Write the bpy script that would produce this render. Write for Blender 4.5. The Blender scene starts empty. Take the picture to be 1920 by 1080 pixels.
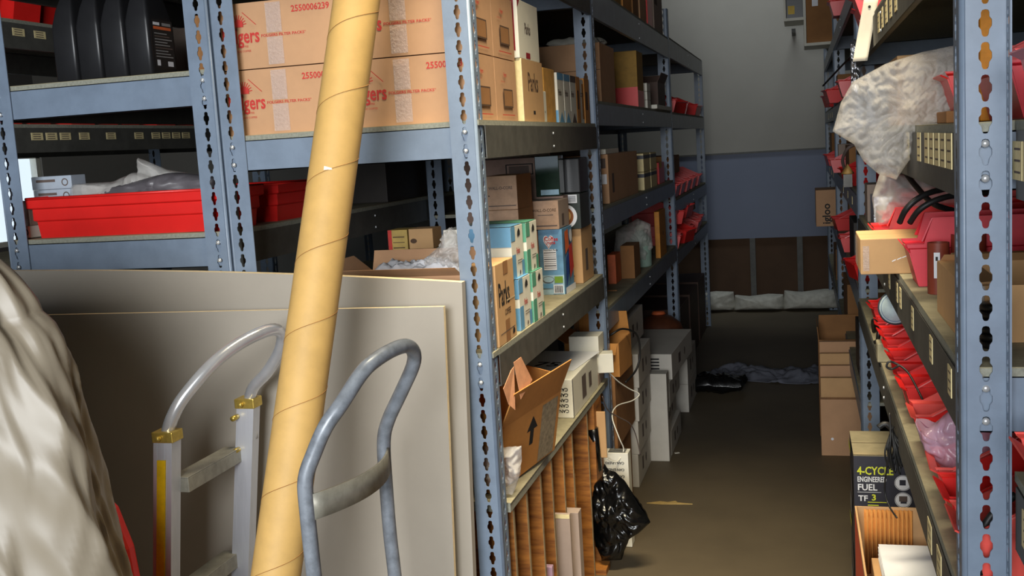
import bpy, bmesh, math, random
from mathutils import Vector, Matrix, noise
S = bpy.context.scene
C = S.collection
PI = math.pi
V = Vector

# ------------------------------------------------------------------ camera
cam = bpy.data.cameras.new('camera'); cam.sensor_width = 36; cam.lens = 37.5
cam.clip_start = 0.05; cam.clip_end = 200
camo = bpy.data.objects.new('camera', cam); C.objects.link(camo)
rt, up, fw = V((.9643, .2590, -.0597)), V((.0241, .1411, .9897)), V((-.2650, .9556, -.1298))
camo.matrix_world = Matrix(((rt.x, up.x, -fw.x, 0), (rt.y, up.y, -fw.y, 0), (rt.z, up.z, -fw.z, 1.43), (0, 0, 0, 1)))
S.camera = camo

# ------------------------------------------------------------------ world, light, exposure
S.view_settings.view_transform = 'Standard'; S.view_settings.look = 'None'
S.view_settings.gamma = 1; S.view_settings.use_curve_mapping = False
S.view_settings.exposure = 0.0
W = bpy.data.worlds.new('sky'); S.world = W; W.use_nodes = True
W.node_tree.nodes['Background'].inputs[0].default_value = (.72, .85, 1, 1)
W.node_tree.nodes['Background'].inputs[1].default_value = 1.4

def area(name, loc, target, sx, sy, power, col, spread=180):
    l = bpy.data.lights.new(name, 'AREA'); l.shape = 'RECTANGLE'; l.size = sx; l.size_y = sy
    l.energy = power; l.color = col; l.spread = math.radians(spread)
    o = bpy.data.objects.new(name, l); C.objects.link(o); o.location = loc
    o.rotation_euler = (V(target) - V(loc)).to_track_quat('-Z', 'Y').to_euler()
    return o
area('daylight_from_open_door', (-.35, -2.3, 1.95), (-1.3, 2.2, .8), 1.7, 1.5, 62, (.95, .98, 1), 90)
area('warm_shop_lamp', (-.12, 2.1, 3.0), (-.30, 2.75, 0), 1.2, .25, 21, (1, .88, .64), 64)
area('far_wall_fill', (-.3, 8.3, 3.8), (-.3, 9, 2.0), 1.6, .3, 5.5, (.88, .96, 1), 66)  # added fill with no known fixture, brightens the upper back wall

# ------------------------------------------------------------------ materials
def s2l(c):
    return tuple((v/255/12.92 if v/255 <= .04045 else ((v/255+.055)/1.055)**2.4) for v in c)
MATS = {}
def M(name, rgb, rough=.6, metal=0., var=.12, scale=30., bump=.0, rgb2=None, stretch=(1, 1, 1), clear=0., fine=True):
    if name in MATS: return MATS[name]
    m = bpy.data.materials.new(name); m.use_nodes = True; nt = m.node_tree; b = nt.nodes['Principled BSDF']
    c = s2l(rgb); c2 = s2l(rgb2) if rgb2 else tuple(v*(1-var*2.2) for v in c)
    tc = nt.nodes.new('ShaderNodeTexCoord'); mp = nt.nodes.new('ShaderNodeMapping')
    mp.inputs['Scale'].default_value = stretch
    nt.links.new(tc.outputs['Object'], mp.inputs[0])
    n = nt.nodes.new('ShaderNodeTexNoise'); n.inputs['Scale'].default_value = scale
    n.inputs['Detail'].default_value = 6; n.inputs['Roughness'].default_value = .65
    nt.links.new(mp.outputs[0], n.inputs['Vector'])
    r = nt.nodes.new('ShaderNodeValToRGB')
    r.color_ramp.elements[0].position = .3; r.color_ramp.elements[1].position = .62
    r.color_ramp.elements[0].color = (*c2, 1); r.color_ramp.elements[1].color = (*c, 1)
    nt.links.new(n.outputs[0], r.inputs[0]); nt.links.new(r.outputs[0], b.inputs['Base Color'])
    b.inputs['Roughness'].default_value = rough; b.inputs['Metallic'].default_value = metal
    if clear: b.inputs['Coat Weight'].default_value = clear; b.inputs['Coat Roughness'].default_value = .15
    if bump:
        bp = nt.nodes.new('ShaderNodeBump'); bp.inputs['Strength'].default_value = bump; bp.inputs['Distance'].default_value = .004
        nt.links.new(n.outputs[0], bp.inputs['Height']); nt.links.new(bp.outputs[0], b.inputs['Normal'])
    MATS[name] = m; return m
def film(name, rgb, alpha=.4, rough=.12, bump=.5, scale=60.):
    """thin clear plastic film: part see-through, part glossy"""
    if name in MATS: return MATS[name]
    m = M(name, rgb, rough, 0, .05, scale, bump); nt = m.node_tree; b = nt.nodes['Principled BSDF']
    out = nt.nodes['Material Output']; t = nt.nodes.new('ShaderNodeBsdfTransparent'); mx = nt.nodes.new('ShaderNodeMixShader')
    mx.inputs[0].default_value = alpha
    nt.links.new(t.outputs[0], mx.inputs[1]); nt.links.new(b.outputs[0], mx.inputs[2]); nt.links.new(mx.outputs[0], out.inputs[0])
    return m
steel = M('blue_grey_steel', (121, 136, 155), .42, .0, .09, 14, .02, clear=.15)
steelD = M('dusty_shaded_steel', (84, 83, 78), .55, .0, .14, 22, .03)  # darker copy of the blue-grey steel: shade in the colour, plus dust
rivet = M('zinc_rivet', (225, 228, 230), .3, .6, .03)
chip = M('particle_board', (150, 150, 136), .85, 0, .16, 160, .2)
chipT = M('dusty_shelf_top', (158, 150, 122), .9, 0, .16, 16, .05)
card = M('brown_cardboard', (194, 150, 112), .85, 0, .05, 12, .03)
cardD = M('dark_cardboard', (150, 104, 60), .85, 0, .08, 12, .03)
cardY = M('tan_cardboard', (200, 158, 110), .85, 0, .05, 12, .03)
cardO = M('orange_brown_cardboard', (196, 134, 66), .85, 0, .09, 10, .05)
cardG = M('greyish_cardboard', (168, 148, 134), .85, 0, .05, 12)
white = M('white_carton', (232, 228, 212), .6, 0, .04, 12)
whiteB = M('white_paper', (235, 236, 240), .55, 0, .03, 12)
cream = M('cream_label', (232, 214, 160), .7, 0, .07, 80)
red = M('red_plastic', (226, 36, 32), .38, 0, .06, 9, .0, clear=.1)
redP = M('faded_red_plastic', (232, 84, 74), .45, 0, .08, 12)
redI = M('red_ink', (196, 52, 44), .7, 0, .1, 60)
black = M('black_plastic', (34, 34, 36), .36, 0, .1, 20)
ink = M('black_ink', (30, 28, 28), .7, 0, .05)
inkG = M('faded_grey_ink', (98, 84, 78), .8, 0, .05)
inkB = M('brown_ink', (86, 62, 44), .8, 0, .05)
tape = film('packing_tape', (226, 214, 210), .38, .16, .9, 130)
blueC = M('sky_blue_print', (104, 160, 200), .5, 0, .04)
greenC = M('teal_green_print', (90, 158, 130), .5, 0, .04)
orangeC = M('orange_print', (226, 110, 60), .55, 0, .15, 18)
yellowC = M('yellow_print', (214, 178, 70), .6, 0, .08)
lime = M('lime_print', (214, 220, 60), .5, 0, .03)
navy = M('dark_slate_print', (50, 50, 60), .45, 0, .04)
board = M('grey_painted_board', (162, 154, 142), .62, 0, .045, 3.2, .02)
boardE = M('raw_board_edge', (236, 214, 172), .85, 0, .08, 60)
alu = M('brushed_aluminium', (212, 214, 220), .34, .45, .06, 40, .02, stretch=(1, 1, .1))
chrome = M('polished_tube', (222, 222, 224), .2, .65, .08, 20)
paintT = M('grey_blue_painted_tube', (136, 142, 150), .4, .1, .2, 38, .03, clear=.2)
paintW = M('worn_grey_steel', (156, 152, 138), .5, .3, .14, 40, .05)
brass = M('brass_fitting', (206, 178, 88), .35, .7, .12, 60)
yel = M('yellow_level_strip', (244, 196, 20), .45, 0, .12, 30)
tubeM = M('kraft_tube', (208, 167, 98), .62, 0, .06, 18, .02)
tubeL = M('tube_seam', (160, 112, 56), .8)
tarpM = M('beige_cover', (140, 129, 111), .42, 0, .04, 4, .05)
ply = M('orange_plywood', (176, 112, 44), .6, 0, .2, 9, .04, rgb2=(110, 60, 18), stretch=(1, 1, 7))
plyE = M('plywood_edge', (150, 128, 92), .8, 0, .15, 60)
conc = M('concrete', (98, 86, 66), .62, 0, .12, 1.6, .03)
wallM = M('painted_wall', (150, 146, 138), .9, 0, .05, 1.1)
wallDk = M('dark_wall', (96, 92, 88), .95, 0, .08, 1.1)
panelM = M('blue_grey_panel', (114, 122, 142), .6, 0, .04, 1.4)
cavity = M('dark_brown_boarding', (84, 62, 44), .9, 0, .12, 3)
plastic = film('clear_plastic', (226, 222, 216), .42, .1, .8, 45)
pinkP = film('pinkish_plastic', (214, 176, 196), .62, .14, .5, 30)
bubM = film('bubble_film', (240, 234, 226), .44, .08, 1., 260)
bagB = M('black_bag_film', (14, 14, 14), .22, 0, .1, 30, .3)
sackM = M('white_sack', (200, 198, 186), .8, 0, .1, 20, .1)
clothM = M('grey_blue_cloth', (96, 98, 108), .9, 0, .12, 20, .1)
foil = M('silver_foil', (200, 200, 204), .18, .9, .1, 60, .5)
rubber = M('black_rubber', (28, 28, 28), .5, 0, .08)
pipeM = M('red_brown_pipe', (140, 60, 40), .5, 0, .1, 20)
brownM = M('dark_brown_leather', (96, 50, 26), .6, 0, .15, 20)
leafM = M('dry_leaf', (190, 160, 96), .8, 0, .12, 40)
peach = M('peach_tag_paper', (226, 160, 116), .75, 0, .1, 40)

# ------------------------------------------------------------------ mesh builder
_txt = {}
def text_mesh(s, bold):
    k = (s, bold)
    if k in _txt: return _txt[k]
    cu = bpy.data.curves.new('lettering', 'FONT'); cu.body = s; cu.size = 1; cu.offset = .022 if bold else 0.004
    cu.resolution_u = 2
    o = bpy.data.objects.new('lettering', cu); C.objects.link(o); bpy.context.view_layer.update()
    me = o.to_mesh(); vs = [v.co.copy() for v in me.vertices]; fs = [tuple(p.vertices) for p in me.polygons]
    o.to_mesh_clear(); bpy.data.objects.remove(o); bpy.data.curves.remove(cu)
    w = max([v.x for v in vs] or [1]); _txt[k] = (vs, fs, w); return _txt[k]
class MB:
    def __init__(s): s.v = []; s.f = []; s.m = []; s.mats = []; s.sm = []
    def mi(s, m):
        if m not in s.mats: s.mats.append(m)
        return s.mats.index(m)
    def add(s, vs, fs, m, smooth=False):
        b = len(s.v); s.v += [V(v) for v in vs]; i = s.mi(m)
        for f in fs: s.f.append(tuple(b+k for k in f)); s.m.append(i); s.sm.append(smooth)
        return s
    def box(s, x0, x1, y0, y1, z0, z1, m, R=None):
        vs = [V((x, y, z)) for z in (z0, z1) for y in (y0, y1) for x in (x0, x1)]
        if R is not None: vs = [R @ v for v in vs]
        return s.add(vs, [(0, 2, 3, 1), (4, 5, 7, 6), (0, 1, 5, 4), (2, 6, 7, 3), (0, 4, 6, 2), (1, 3, 7, 5)], m)
    def poly(s, pts, m): return s.add(pts, [tuple(range(len(pts)))], m)
    def prism(s, pts, d, m):
        n = len(pts); d = V(d); p = [V(q) for q in pts]; q = [a+d for a in p]
        fs = [tuple(range(n))[::-1], tuple(range(n, 2*n))] + [(i, (i+1) % n, n+(i+1) % n, n+i) for i in range(n)]
        return s.add(p+q, fs, m)
    def tube(s, pts, r, m, seg=12, cap=True, flat=None, hollow=False):
        pts = [V(p) for p in pts]; n = len(pts); rr = r if isinstance(r, (list, tuple)) else [r]*n
        t = [(pts[min(i+1, n-1)]-pts[max(i-1, 0)]).normalized() for i in range(n)]
        a = t[0].orthogonal().normalized(); vs = []; fs = []
        for i in range(n):
            a = (a - t[i]*a.dot(t[i])).normalized(); b = t[i].cross(a)
            for k in range(seg):
                an = 2*PI*k/seg; vs.append(pts[i] + (a*math.cos(an)+b*math.sin(an))*rr[i])
        for i in range(n-1):
            for k in range(seg): fs.append((i*seg+k, i*seg+(k+1) % seg, (i+1)*seg+(k+1) % seg, (i+1)*seg+k))
        if cap: fs += [tuple(range(seg))[::-1], tuple(range((n-1)*seg, n*seg))]
        return s.add(vs, fs, m, True)
    def cyl(s, p0, p1, r0, r1, m, seg=20): return s.tube([p0, p1], [r0, r1], m, seg)
    def lathe(s, prof, c, m, seg=24, sx=1, sy=1):
        c = V(c); vs = []; fs = []; n = len(prof)
        for r, z in prof:
            for k in range(seg): vs.append(c+V((r*sx*math.cos(2*PI*k/seg), r*sy*math.sin(2*PI*k/seg), z)))
        for i in range(n-1):
            for k in range(seg): fs.append((i*seg+k, i*seg+(k+1) % seg, (i+1)*seg+(k+1) % seg, (i+1)*seg+k))
        fs += [tuple(range(seg))[::-1], tuple(range((n-1)*seg, n*seg))]
        return s.add(vs, fs, m, True)
    def text(s, t, O, U, Vv, size, m, bold=False, sx=1.):
        vs, fs, w = text_mesh(t, bold); O = V(O); U = V(U); Vv = V(Vv)
        return s.add([O + U*(p.x*size*sx) + Vv*(p.y*size) for p in vs], fs, m)
    def grid(s, fn, nu, nv, m, smooth=True, closeu=False):
        vs = [fn(i/(nu-(0 if closeu else 1)), j/(nv-1)) for j in range(nv) for i in range(nu)]; fs = []
        for j in range(nv-1):
            for i in range(nu if closeu else nu-1):
                i2 = (i+1) % nu; fs.append((j*nu+i, j*nu+i2, (j+1)*nu+i2, (j+1)*nu+i))
        return s.add(vs, fs, m, smooth)
    def build(s, name, parent=None, bevel=0, solid=0, loc=None, rot=None, off=0., auto=None):
        me = bpy.data.meshes.new(name); me.from_pydata([tuple(v) for v in s.v], [], s.f)
        for m in s.mats: me.materials.append(m)
        me.polygons.foreach_set('material_index', s.m); me.polygons.foreach_set('use_smooth', s.sm); me.update()
        o = bpy.data.objects.new(name, me); C.objects.link(o)
        if parent: o.parent = parent
        if loc: o.location = loc
        if rot: o.rotation_euler = rot
        if solid:
            md = o.modifiers.new('thickness', 'SOLIDIFY'); md.thickness = solid; md.offset = off
        if bevel:
            md = o.modifiers.new('bevel', 'BEVEL'); md.width = bevel; md.segments = 2; md.limit_method = 'ANGLE'; md.angle_limit = .9
        return o
def tag(o, label, cat=None, group=None, kind=None):
    if label: o['label'] = label
    if cat: o['category'] = cat
    if group: o['group'] = group
    if kind: o['kind'] = kind
    return o
def thing(name, label, cat, loc=(0, 0, 0), rz=0, group=None):
    o = bpy.data.objects.new(name, None); C.objects.link(o); o.location = loc; o.rotation_euler = (0, 0, rz)
    o.empty_display_size = .05
    return tag(o, label, cat, group)
def copy_tree(o, parent=None):
    c = o.copy(); C.objects.link(c); c.parent = parent
    for ch in [k for k in C.objects if k.parent == o]: copy_tree(ch, c)
    return c
def struct(o): o['kind'] = 'structure'; return o

# ------------------------------------------------------------------ room shell
def slab(name, *a): return struct(MB().box(*a).build(name))
slab('floor', -6, 3.2, -3, 9.1, -.1, 0, conc)
slab('ceiling', -6, 3.2, -3, 9.1, 4, 4.1, wallDk)
slab('wall_right', 3.2, 3.3, -3, 9.1, 0, 4, wallDk)
b = MB(); b.box(-6.1, -6, -3, 6.6, 0, 4, wallDk); b.box(-6.1, -6, 7.5, 9.1, 0, 4, wallM); b.box(-6.1, -6, 6.6, 7.5, 0, .9, wallDk); b.box(-6.1, -6, 6.6, 7.5, 1.62, 4, wallDk)  # stretch past the window is lighter grey, a lit look put into its colour
struct(b.build('wall_left'))
b = MB(); b.box(-6, -3, -3.1, -3, 0, 4, wallDk); b.box(-.9, 3.2, -3.1, -3, 0, 4, wallDk); b.box(-3, -.9, -3.1, -3, 3, 4, wallDk)
struct(b.build('wall_front'))
slab('wall_back', -6, 3.2, 9, 9.1, 0, 4, wallM)
b = MB(); b.box(-6.06, -6.04, 6.6, 7.5, .9, 1.62, film('window_glass', (230, 240, 245), .12, .05, 0))
w1 = struct(b.build('window_1'))
b = MB()
for y in (6.62, 7.48): b.box(-6.08, -6.02, y-.025, y+.025, .9, 1.62, white)
for z in (.92, 1.60): b.box(-6.08, -6.02, 6.6, 7.5, z-.02, z+.02, white)
b.build('window_frame', w1)
# back wall: lower insulated panel, boarding between studs, joint strip
slab('trim_1', -1.4, .9, 8.965, 9.0, .575, 1.275, panelM)
slab('trim_2', -1.4, .9, 8.955, 9.0, 1.27, 1.284, steelD)
slab('trim_3', -1.4, .9, 8.98, 9.0, 0, .575, cavity)
for i, x in enumerate((-1.15, -.80, -.405, -.03, .34)): slab('trim_%d' % (i+4), x-.022, x+.022, 8.94, 8.98, 0, .575, steelD)

# ------------------------------------------------------------------ slotted posts
PITCH = .0381
def keyhole(w=1.):
    """half outline (right side, top to bottom) of one slot, metres, z measured from cell centre"""
    a, bq = .0047*w, .0074*w
    return [(0, .0160), (a*.7, .0152), (a, .0125), (a, .0075), (bq, .0038), (bq*1.02, 0), (bq, -.0035), (a*.95, -.0078), (a*.8, -.0130), (a*.5, -.0155), (0, -.0160)]
def slotted(b, O, U, w, c, h, m, skip=()):
    """plate in plane (U, Z) from O, width w, slots centred at c"""
    O = V(O); U = V(U); n = int(h/PITCH); kh = keyhole()
    P = lambda u, z: O + U*u + V((0, 0, z))
    for i in range(n):
        z0 = i*PITCH; z1 = z0+PITCH; zc = (z0+z1)/2
        R = [P(c, z1)] + [P(c+x, zc+z) for x, z in kh] + [P(c, z0), P(w, z0), P(w, z1)]
        L = [P(c, z1)] + [P(c-x, zc+z) for x, z in kh] + [P(c, z0), P(0, z0), P(0, z1)]
        b.add(R, [tuple(range(len(R)))], m); b.add(L, [tuple(range(len(L)))][::-1], m)
_pm = {}
def post(parent, x, y, sx, sy, h, c=.028, zshape=False, w=.056, side=.042):
    """angle post with its outside corner at (x, y); front flange runs sx, side flange runs sy"""
    k = (sx, sy, round(h, 2), zshape)
    if k not in _pm:
        b = MB(); r = .006
        slotted(b, (sx*r, 0, 0), (sx, 0, 0), w, c-r, h, steel)
        slotted(b, (0, sy*r, 0), (0, sy, 0), side, side*.5, h, steel)
        a = [(sx*(r-r*math.cos(t)), sy*(r-r*math.sin(t))) for t in (0, PI/8, PI/4, 3*PI/8, PI/2)]
        H = int(h/PITCH)*PITCH
        b.grid(lambda u, v: V((a[round(u*4)][0], a[round(u*4)][1], v*H)), 5, 2, steel)
        if zshape: slotted(b, (sx*(w+r), 0, 0), (0, -sy, 0), .026, .012, h, steel)
        o = b.build('post', parent, solid=.0022); _pm[k] = o.data
    else:
        o = bpy.data.objects.new('post', _pm[k]); C.objects.link(o); o.parent = parent
        md = o.modifiers.new('thickness', 'SOLIDIFY'); md.thickness = .0022; md.offset = 0
    o.location = (x, y, 0); return o
def riv(b, p, n, r=.0055): b.cyl(V(p), V(p)+V(n)*.006, r, r*.8, rivet, 10)
def beam_x(parent, x0, x1, y, z0, z1, m=steel, rv=(), face=-1):
    b = MB(); b.box(x0, x1, y, y+.002, z0, z1, m); b.box(x0, x1, y, y+.025, z1-.002, z1, m); b.box(x0, x1, y, y+.014, z0, z0+.002, m)
    if rv:
        for x in rv:
            for z in (z1-.014, z0+.016): riv(b, (x, y-.003, z), (0, -1, 0))
    return b.build('beam', parent)
def beam_y(parent, x, y0, y1, z0, z1, s, m=steel, labels=(), lm=cream, lz=None, lw=.03, lh=.03, sag=0):
    """long beam on the aisle side, face normal s*X; labels = list of y"""
    b = MB(); b.box(x-.001, x+.001, y0, y1, z0, z1, m); xi = x-s*.026
    b.box(min(x, xi), max(x, xi), y0, y1, z1-.002, z1, m); xj = x-s*.012; b.box(min(x, xj), max(x, xj), y0, y1, z0, z0+.002, m)
    for y in ((y0+y1)/2,):
        for z in (z1-.02, z0+.018): riv(b, (x+s*.001, y, z), (s*.5, 0, 0), .004)
    o = b.build('beam', parent)
    for y in labels:
        l = MB(); zc = (z0+z1)/2 if lz is None else lz
        xa, xb = sorted((x+s*.001, x+s*.0022)); l.box(xa, xb, y-lw/2, y+lw/2, zc-lh/2, zc+lh/2, lm)
        for q in (-.3, 0, .3): 
            ya = y-lw*.36
            xq = x+s*.0024
            l.poly([(xq, ya, zc+q*lh-.0012), (xq, y+lw*.3, zc+q*lh-.0012), (xq, y+lw*.3, zc+q*lh+.0014), (xq, ya, zc+q*lh+.0014)], inkG)
        l.build('label_sticker', o)
    return o
def deck(parent, x0, x1, y0, y1, z1, t=.012): 
    b = MB(); b.box(x0, x1, y0, y1, z1-t, z1-.0015, chip); b.box(x0, x1, y0, y1, z1-.0015, z1, chipT); return b.build('shelf_board', parent)

# ---- rack A: the rack along the left of the aisle
A = thing('steel_shelving_rack', 'blue-grey slotted shelving rack left of the aisle, full of coffee cartons', 'shelving', (-1.0, 2.3, 0))
A.location = (0, 0, 0)
HP = 2.16
xa0, xa1 = -1.332, -.690
ys = (2.30, 3.725, 6.0, 8.1)
post(A, xa1-.006, 2.30, -1, 1, HP); post(A, xa0, 2.30, 1, 1, HP)
for y in ys[1:3]: post(A, xa1, y, -1, 1, HP); post(A, xa0, y, 1, 1, HP)
post(A, xa1, ys[3], -1, -1, 2.0); post(A, xa0, ys[3], 1, -1, 2.0)
levA = {0: [(1.98, .10), (1.497, .075), (.967, .075)], 1: [(1.978, .10), (1.578, .075), (1.20, .07), (.835, .072)], 2: [(1.985, .10), (1.575, .078), (1.09, .072), (.80, .07)]}
for bay, L in levA.items():
    y0, y1 = ys[bay]+.006, ys[bay+1]-.004
    for z, hgt in L:
        deck(A, xa0+.005, xa1-.002, y0, y1, z)
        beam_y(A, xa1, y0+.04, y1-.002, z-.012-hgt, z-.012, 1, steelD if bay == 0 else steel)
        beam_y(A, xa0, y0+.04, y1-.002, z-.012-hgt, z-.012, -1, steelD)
        if bay == 0: beam_x(A, xa0+.012, xa1-.018, 2.304, z-.012-.072, z-.012, rv=(xa0+.028, xa1-.034))
        beam_x(A, xa0+.004, xa1-.004, y1-.004, z-.012-.072, z-.012)
# ---- rack B: back to back with A, seen on the left
B = thing('steel_shelving_rack', 'slotted shelving rack at the far left holding black jugs and a long red bin', 'shelving')
xb0, xb1 = -1.973, -1.338
post(B, xb1, 2.30, -1, 1, HP); post(B, xb0, 2.30, 1, 1, HP)
for y in (4.1, 6.0): post(B, xb1, y, -1, 1, HP); post(B, xb0, y, 1, 1, HP)
for k, (y0, y1) in enumerate(((2.306, 4.096), (4.106, 5.996))):
    for z in (1.975, 1.659, 1.272, .80):
        deck(B, xb0+.002, xb1-.002, y0, y1, z)
        beam_y(B, xb1, y0+.04, y1, z-.087, z-.012, 1, steelD); beam_y(B, xb0, y0+.04, y1, z-.087, z-.012, -1, steelD)
        if k == 0: beam_x(B, xb0+.012, xb1-.012, 2.304, z-.085, z-.012, rv=(xb0+.028, xb1-.028))
        beam_x(B, xb0+.004, xb1-.004, y1-.004, z-.085, z-.012)
# ---- rack F: across the next aisle, seen between the shelves on the left
F = thing('steel_shelving_rack', 'dark shelving rack with a row of cream labels, seen behind the long red bin', 'shelving')
xf0, xf1 = -3.0, -2.4
for y in (2.0, 4.5, 7.0): post(F, xf1, y, -1, 1, HP); post(F, xf0, y, 1, 1, HP)
for z in (2.02, 1.93, 1.60, 1.15, .7):
    if z == 2.02: continue
    deck(F, xf0, xf1-.002, 2.0, 7.0, z)
    lab = []
    if z == 1.93: lab = [2.6, 2.86, 2.96, 3.06]
    if z == 1.60: lab = [2.99, 3.06, 3.13, 3.23, 3.38, 3.55, 3.66, 3.73, 3.80, 3.87]
    beam_y(F, xf1, 2.05, 7.0, z-.092, z-.012, 1, steelD, lab, lw=.055, lh=.024, lz=z-.04)
    beam_y(F, xf0, 2.05, 7.0, z-.092, z-.012, -1, steelD)
# ---- rack D: right of the aisle
D = thing('steel_shelving_rack', 'blue-grey slotted steel shelving rack right of the aisle, packed with red bins', 'shelving')
xd0, xd1 = .186, .80
post(D, xd0, 1.40, 1, 1, 2.3, c=.028, zshape=True, w=.046); 
for y in (-.9,): post(D, xd0, y, 1, 1, 2.3)
for y in (3.92, 6.4, 8.75): post(D, xd0, y, 1, 1, 2.3)
for y in (-.9, 1.40, 3.92, 6.4, 8.75): post(D, xd1, y, -1, 1, 2.3)
dl = [(1.72, .078), (1.427, .078), (1.125, .076)]
for z, hgt in dl:
    deck(D, xd0+.003, xd1-.003, 1.405, 3.915, z)
    lab = {1.72: [2.26, 2.38, 2.50, 2.62, 2.74], 1.427: [1.49, 1.555, 1.62, 1.685, 1.75, 1.86, 2.05], 1.125: [1.50, 1.715, 2.0, 2.24, 2.32, 2.52]}[z]
    lz = {1.72: 1.672, 1.427: 1.392, 1.125: 1.086}[z]
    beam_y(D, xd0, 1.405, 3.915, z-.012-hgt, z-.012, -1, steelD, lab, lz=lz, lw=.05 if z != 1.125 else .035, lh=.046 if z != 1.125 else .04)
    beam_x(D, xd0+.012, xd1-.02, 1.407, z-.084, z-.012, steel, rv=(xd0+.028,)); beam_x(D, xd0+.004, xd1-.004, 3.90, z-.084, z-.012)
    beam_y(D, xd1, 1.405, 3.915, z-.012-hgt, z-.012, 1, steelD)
    beam_x(D, xd0+.02, xd1-.02, 3.93, z-.084, z-.012, steel)
deck(D, .184, xd1-.003, 1.45, 3.915, .83)
beam_y(D, .182, 1.45, 3.915, .755, .818, -1, steelD, [1.60, 1.72], lz=.787, lw=.05, lh=.045)
for z, lab in ((2.05, ()), (1.427, (1.22, 1.30, 1.36)), (.995, (1.10, 1.20, 1.30)), (.6, ())):
    deck(D, .246, xd1-.003, -.9, 1.395, z)
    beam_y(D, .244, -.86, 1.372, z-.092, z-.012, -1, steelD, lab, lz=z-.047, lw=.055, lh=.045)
for (y0, y1) in ((3.925, 6.395), (6.405, 8.745)):
    for z in (1.95, 1.56, 1.20, .86, .45):
        deck(D, xd0+.003, xd1-.003, y0, y1, z)
        beam_y(D, xd0, y0+.04, y1, z-.085, z-.012, -1, steel, [y0+.4, y0+.8, y0+1.3] if z in (1.56, 1.2) else (), lw=.05)
        beam_x(D, xd0+.004, xd1-.004, y1-.02, z-.084, z-.012)
#ITEMS
# ------------------------------------------------------------------ item builders
def faceframe(w, d, h, face):
    return {'-Y': (V((-w/2, -d/2, 0)), V((1, 0, 0)), V((0, 0, 1)), V((0, -1, 0)), w, h),
            '+X': (V((w/2, -d/2, 0)), V((0, 1, 0)), V((0, 0, 1)), V((1, 0, 0)), d, h),
            '-X': (V((-w/2, d/2, 0)), V((0, -1, 0)), V((0, 0, 1)), V((-1, 0, 0)), d, h),
            '+Z': (V((-w/2, -d/2, h)), V((1, 0, 0)), V((0, 1, 0)), V((0, 0, 1)), w, d)}[face]
def prints(b, w, d, h, pr):
    """marks on the faces; u, v are fractions of the face, sizes in metres"""
    for k, p in enumerate(pr):
        O, U, Vv, N, W_, H_ = faceframe(w, d, h, p[0]); q = .0005+.00012*k
        at = lambda u, v: O + U*(u*W_) + Vv*(v*H_) + N*q
        if p[1] == 't': b.text(p[2], at(p[3], p[4]), U, Vv, p[5], p[6], len(p) > 7 and p[7], p[8] if len(p) > 8 else 1.)
        elif p[1] == 'tr':   # text rotated a quarter turn
            b.text(p[2], at(p[3], p[4]), Vv, -U, p[5], p[6], True)
        elif p[1] == 'tu':   # upside down
            b.text(p[2], at(p[3], p[4]), -U, -Vv, p[5], p[6], True)
        elif p[1] == 'r': b.poly([at(p[2], p[3]), at(p[4], p[3]), at(p[4], p[5]), at(p[2], p[5])], p[6])
        elif p[1] == 'p': b.poly([at(*c) for c in p[2]], p[3])
        elif p[1] == 'e':    # ellipse u, v, ru (m), rv (m)
            c = at(p[2], p[3]); b.poly([c+U*(p[4]*math.cos(2*PI*i/28))+Vv*(p[5]*math.sin(2*PI*i/28)) for i in range(28)], p[6])
        elif p[1] == 'ring':
            c = at(p[2], p[3]); n = 28
            for i in range(n):
                a0, a1 = 2*PI*i/n, 2*PI*(i+1)/n
                f = lambda a, r: c+U*(r*math.cos(a))+Vv*(r*math.sin(a))
                b.poly([f(a0, p[4]), f(a1, p[4]), f(a1, p[4]-p[5]), f(a0, p[4]-p[5])], p[6])
        elif p[1] == 'l':    # line u0 v0 u1 v1 thickness
            a, c = at(p[2], p[3]), at(p[4], p[5]); n = (c-a).cross(N).normalized()*(p[6]/2); b.poly([a-n, c-n, c+n, a+n], p[7])
def carton(name, label, cat, x0, x1, y0, y1, z0, z1, m, pr=(), rz=0, group=None, bev=.002, seam=True, tilt=None):
    w, d, h = x1-x0, y1-y0, z1-z0; b = MB(); b.box(-w/2, w/2, -d/2, d/2, 0, h, m)
    if seam: b.poly([(-w/2, -.0006, h+.0004), (w/2, -.0006, h+.0004), (w/2, .0006, h+.0004), (-w/2, .0006, h+.0004)], inkB)
    prints(b, w, d, h, pr)
    o = b.build(name, bevel=bev, loc=((x0+x1)/2, (y0+y1)/2, z0), rot=tilt or (0, 0, rz))
    return tag(o, label, cat, group)
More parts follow.
